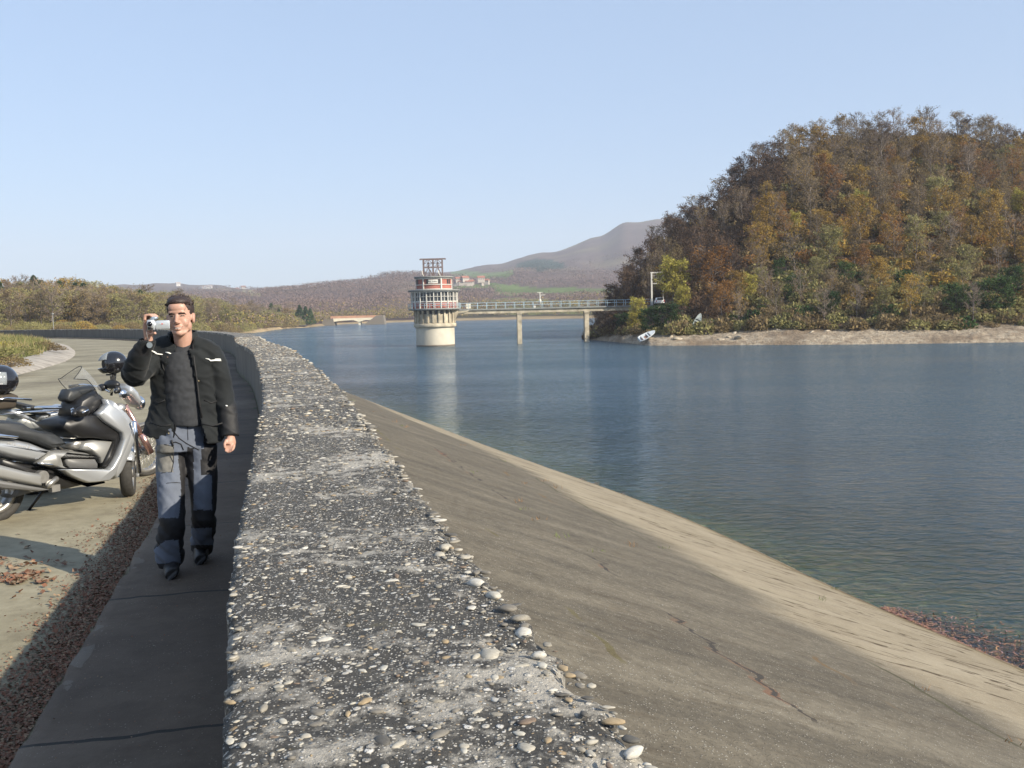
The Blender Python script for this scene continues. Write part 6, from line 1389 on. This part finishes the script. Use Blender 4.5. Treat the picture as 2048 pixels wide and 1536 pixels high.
    Ofr = [(676, 352, 386), (700, 352, 378), (720, 355, 384), (760, 361, 391), (800, 361, 396), (830, 357, 401), (850, 351, 404), (895, 347, 418)]
    ov = [o[0] for o in Ofr]; ol = [o[1] for o in Ofr]; orr = [o[2] for o in Ofr]
    def jcut(c):
        u, v = px(c); hem = np.interp(u, [285, 300, 345, 350, 400, 415, 440, 460], [866, 875, 880, 882, 880, 893, 884, 870])
        if c.y < .02 and v > 672 and np.interp(v, ov, ol) < u < np.interp(v, ov, orr): return True
        if v > hem and u < 446: return True
        if v > 871 and u >= 446: return True
        if (c - (L(297, 678, 5.99))).length < .052 and v < 681: return True
        return (c - L(362, 668, 6.33)).length < .082
    cut(jm, jcut)
    M_JK = N('jacket_nylon'); tcj = M_JK.n('TexCoord').outputs['Object']; M_JK.l(M_JK.ramp(M_JK.noise(tcj, 6, 5, .6), [(.3, (.007, .0085, .0095)), (.7, (.014, .0165, .018))]), M_JK.b.inputs['Base Color']); M_JK.b.inputs['Roughness'].default_value = .8; M_JK.b.inputs['Sheen Weight'].default_value = .08; M_JK.b.inputs['Specular IOR Level'].default_value = .22; M_JK.l(M_JK.bump(M_JK.noise(tcj, 700, 2), .15, .001), M_JK.b.inputs['Normal'])
    M_JB = simple('jacket_panel_black', (.006, .006, .007), .7)
    def jz(c):
        u, v = px(c)
        if u > 440 and v > 812 + (u - 440) * -.6 + 10: return 1
        if u < 298 and 690 < v < 712 and c.y < -.25: return 1
        return 0
    zone(jm, [M_JK.m, M_JB], jz); jo = MP(jm, 'jacket'); md = jo.modifiers.new('t', 'SOLIDIFY'); md.thickness = .009; md.offset = -1
    jb = BVHTree.FromPolygons([v.co[:] for v in jm.vertices], [tuple(p.vertices) for p in jm.polygons])
    def onj(u, v, off=.004, bv=None):
        d = ray(u, v).normalized(); o_ = Vector((0, 0, CH)) - O; h = (bv or jb).ray_cast(o_, d); return (h[0] - d * off) if h[0] is not None else None
    def strap(pts, r, nm, mat, bv=None, off=.004, par=None):
        q = [onj(u, v, off, bv) for u, v in pts]; q = [k for k in q if k is not None]
        if len(q) > 1:
            t_ = MB(); t_.tube(q, r, 8); t_.obj(nm, mat, par or man)
    M_REF = simple('reflective_white', (.78, .78, .74), .4)
    strap([(304, 702), (309, 704.5), (314, 708), (325, 709)], [.004, .006, .0045, .003], 'reflective_trim', M_REF); strap([(331, 704.5), (336, 705.5), (342, 707.5)], [.003, .005, .003], 'reflective_trim', M_REF)
    strap([(411, 717), (418, 718.5), (421, 721.5), (432, 720.5), (442, 721), (441, 718.5), (430, 717.8)], [.002, .0035, .005, .0055, .0045, .0035, .002], 'reflective_trim', M_REF)
    strap([(451, 811), (455, 812)], .004, 'reflective_trim', M_REF)
    # storm flap, zip edge, pocket flaps, collar
    strap([(386, 690), (388, 720), (394, 760), (398, 800), (404, 835), (410, 868), (415, 886)], [.006] * 7, 'zip_edge', M_JB, off=0)
    strap([(351, 700), (353, 722), (358, 760), (358, 800), (354, 832), (347, 875)], [.007] * 6, 'zip_edge', M_JB, off=0)
    for pts in ([(324, 712), (326, 735), (334, 752)], [(330, 800), (318, 806), (310, 802)], [(408, 800), (422, 806), (434, 802)], [(405, 848), (425, 852), (445, 846)], [(302, 845), (322, 852), (342, 850)]): strap(pts, .0045, 'seam', M_JB, off=.001)
    for u, v in ((352, 747), (337, 867), (397, 762), (345, 800)): q = onj(u, v, .006); (MB().ell(q, (.006, .005, .006), 10, 6).obj('snap_button', simple('brass_snap', (.25, .2, .12), .4, .7), man) if q is not None else None)
    b = MB(); c0 = L(366, 684, 6.37); V = []; n = 30
    for i in range(n + 1):
        a = math.radians(-52 + 284 * i / n); 
        for j, (rr, zz) in enumerate([(.100, -.04), (.094, .02), (.088, .066)]): V.append(c0 + Vector((rr * math.cos(a) * 1.05, rr * math.sin(a), zz + .012 * math.sin(a))))
    b.add(V, grid_faces(n + 1, 3), True); cl = b.obj('collar', M_JK.m, man); md = cl.modifiers.new('t', 'SOLIDIFY'); md.thickness = .010
    # ---- shirt
    b = MB(); b.tube([L(372, 683, 6.335), L(372, 693, 6.345), L(372, 712, 6.35)], [(.062, .055), (.085, .07), (.13, .09)], 24); b.tube([L(373, 706, 6.35), L(374, 740, 6.345), L(376, 790, 6.345), L(377, 825, 6.345), L(377, 849, 6.345)], [(.13, .09), (.155, .115), (.155, .125), (.15, .13), (.145, .13)], 28)
    shm = remesh(b, .0085, 3, 'shirt', lambda c: .005 * noise.noise(Vector((c[0] * 14, c[1] * 9, c[2] * 26))) + .003 * noise.noise(Vector((c[0] * 40, 0, c[2] * 40)))); shm.materials.append(simple('shirt_charcoal', (.020, .022, .026), .85, 0, 60, .2)); MP(shm, 'shirt')
    # ---- trousers
    b = MB(); b.tube([L(372, 842, 6.36), L(372, 872, 6.36), L(372, 900, 6.36)], [(.165, .115), (.19, .125), (.195, .12)], 28)
    b.tube([L(345, 888, 6.35), L(341, 930, 6.31), L(342, 985, 6.24), L(344, 1040, 6.17), L(341, 1075, 6.18), L(339, 1110, 6.22), L(341, 1132, 6.23)], [(.098, .11), (.092, .10), (.084, .09), (.082, .082), (.080, .08), (.083, .085), (.080, .085)], 24)
    b.tube([L(402, 888, 6.36), L(404, 930, 6.36), L(407, 985, 6.34), L(407, 1030, 6.33), L(407, 1060, 6.42), L(404, 1085, 6.56), L(403, 1097, 6.60)], [(.105, .11), (.098, .10), (.084, .09), (.076, .08), (.078, .078), (.070, .075), (.064, .075)], 24)
    def tf(c):
        x, y, z = c; k = 1.0 + 1.6 * max(0, min(1, (.42 - z) / .3)); s_ = noise.noise(Vector((x * 8, y * 7, z * 20 + x * 18))); return k * (.007 * s_ + .005 * noise.noise(Vector((x * 18, y * 10, z * 9)))) + .002 * noise.noise(Vector((x * 50, y * 50, z * 40)))
    tm = remesh(b, .0085, 3, 'trousers', tf)
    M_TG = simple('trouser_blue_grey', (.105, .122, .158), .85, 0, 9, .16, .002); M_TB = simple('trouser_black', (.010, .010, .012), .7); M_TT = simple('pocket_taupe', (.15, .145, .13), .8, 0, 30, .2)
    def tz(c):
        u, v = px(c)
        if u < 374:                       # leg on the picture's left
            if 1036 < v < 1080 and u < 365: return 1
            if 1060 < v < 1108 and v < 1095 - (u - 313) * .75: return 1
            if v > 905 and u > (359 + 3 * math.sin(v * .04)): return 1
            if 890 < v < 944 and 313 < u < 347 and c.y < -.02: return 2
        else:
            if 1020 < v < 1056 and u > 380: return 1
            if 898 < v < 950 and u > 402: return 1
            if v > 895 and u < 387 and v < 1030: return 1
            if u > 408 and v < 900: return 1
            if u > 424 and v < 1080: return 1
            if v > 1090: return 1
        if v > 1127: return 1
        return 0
    zone(tm, [M_TG, M_TB, M_TT], tz); MP(tm, 'trousers'); tb = BVHTree.FromPolygons([v.co[:] for v in tm.vertices], [tuple(p.vertices) for p in tm.polygons])
    for pts, r in (([(350, 866), (358, 876), (372, 886), (385, 893), (398, 900)], .0028), ([(340, 886), (352, 884), (362, 888), (367, 900)], .003), ([(318, 972), (335, 966), (352, 965), (362, 966)], .0022), ([(343, 880), (346, 892)], .006), ([(314, 890), (330, 889), (347, 893), (347, 925), (343, 944), (322, 946)], .0025), ([(375, 852), (376, 880)], .002)):
        strap(pts, r, 'seam' if r < .003 else 'cord', M_TB, tb, .002)
    # ---- boots
    for nm, hv, toe in (('R', L(342, 1136, 6.26), L(344, 1152, 6.08)), ('L', L(404, 1104, 6.62), L(402, 1117, 6.46))):
        hv = hv.copy(); toe = toe.copy(); g = .0 if nm == 'R' else .0; b = MB(); dx = (toe - hv); dx.z = 0; fw = dx.normalized() * .25; hx, hy = hv.x, hv.y
        z0 = .045; q = lambda f_, z_: Vector((hx + fw.x * f_, hy + fw.y * f_, z_))
        lift = .05 if nm == 'L' else 0
        b.tube([q(.0, .12 + lift), q(.0, .06 + lift)], [(.052, .055), (.050, .06)], 18); b.tube([q(-.22, .045 + lift), q(.1, .055 + lift * .8), q(.45, .048 + lift * .3), q(.75, .040), q(.86, .036)], [(.034, .036), (.046, .05), (.052, .046), (.052, .040), (.044, .032)], 20)
        b.tube([q(-.25, .014 + lift), q(.1, .014 + lift * .8), q(.5, .013 + lift * .2), q(.9, .014)], [(.038, .013), (.046, .013), (.054, .013), (.046, .012)], 16)
        me = remesh(b, .006, 2, 'boot'); me.materials.append(simple('boot_leather', (.012, .012, .013), .5)); MP(me, 'boot')
    # ---- camcorder, held in the raised hand
    cc = L(303.5, 649, 5.955); C = thing('camcorder', 'small silver camcorder with its screen flipped open held up in front of the man', 'camcorder', O + cc, math.radians(13)); C.scale = (.80, .82, .84)
    sil = simple('camcorder_silver', (.52, .55, .58), .35, .5); b = MB()
    b.pillow([(-.030, -.042), (.022, -.042), (.026, -.036), (.026, .030), (.020, .036), (-.026, .036), (-.032, .028)], -.045, .075, .006, 3); b.obj('body', sil, C)
    b = MB(); b.pillow([(-.005, .028), (.038, .034), (.046, .046), (.040, .056), (.012, .060), (-.008, .048)], -.03, .06, .006, 3); b.obj('viewfinder', simple('camcorder_blue_grey', (.30, .36, .42), .35, .4), C)
    b = MB(); b.tube([(-.006, -.043, .004), (-.006, -.062, .004)], [.025, .023], 24); ln = b.obj('lens', sil, C); b = MB(); b.tube([(-.006, -.0615, .004), (-.006, -.0635, .004)], .018, 20); b.obj('lens_glass', simple('lens_black', (.01, .01, .015), .1), ln)
    b = MB(); b.pillow([(-.024, -.036), (.012, -.036), (.014, -.018), (-.024, -.018)], -.050, -.040, .002, 2); b.obj('front_grille', M_BLK, C)
    b = MB(); b.pillow([(.032, -.034), (.128, -.034), (.132, -.030), (.132, .022), (.128, .028), (.040, .028), (.030, .018)], -.030, -.018, .004, 3); sc_ = b.obj('flip_screen', sil, C)
    b = MB()
    for k in range(6): b.box((.055 + .008 * k, -.0315, .002), (.005, .002, .006 if k % 2 else .004))
    b.obj('screen_marking', M_WHITE, sc_); b = MB(); b.box((.078, -.0318, .003), (.010, .002, .008)); b.obj('screen_badge', simple('badge_red', (.5, .08, .06), .5), sc_)
    b = MB(); b.tube([(.026, -.024, -.03), (.026, -.024, .02)], .006, 8); b.obj('hinge', sil, C)
    b = MB(); q0 = Vector((-.034, -.02, -.03)); q1 = L(297, 694, 5.95) - cc; b.tube([q0, q0.lerp(q1, .3) + Vector((-.006, -.01, 0)), q1], .0018, 6); cd = b.obj('cap_cord', simple('cord_grey', (.25, .25, .24), .7), C)
    b = MB(); qq = L(297.5, 698, 5.945) - cc; b.tube([qq + Vector((0, -.004, 0)), qq + Vector((0, .004, 0))], .021, 24, sm=False); b.obj('lens_cap', simple('lens_cap_grey', (.20, .23, .25), .35, .3), cd)
build_man()
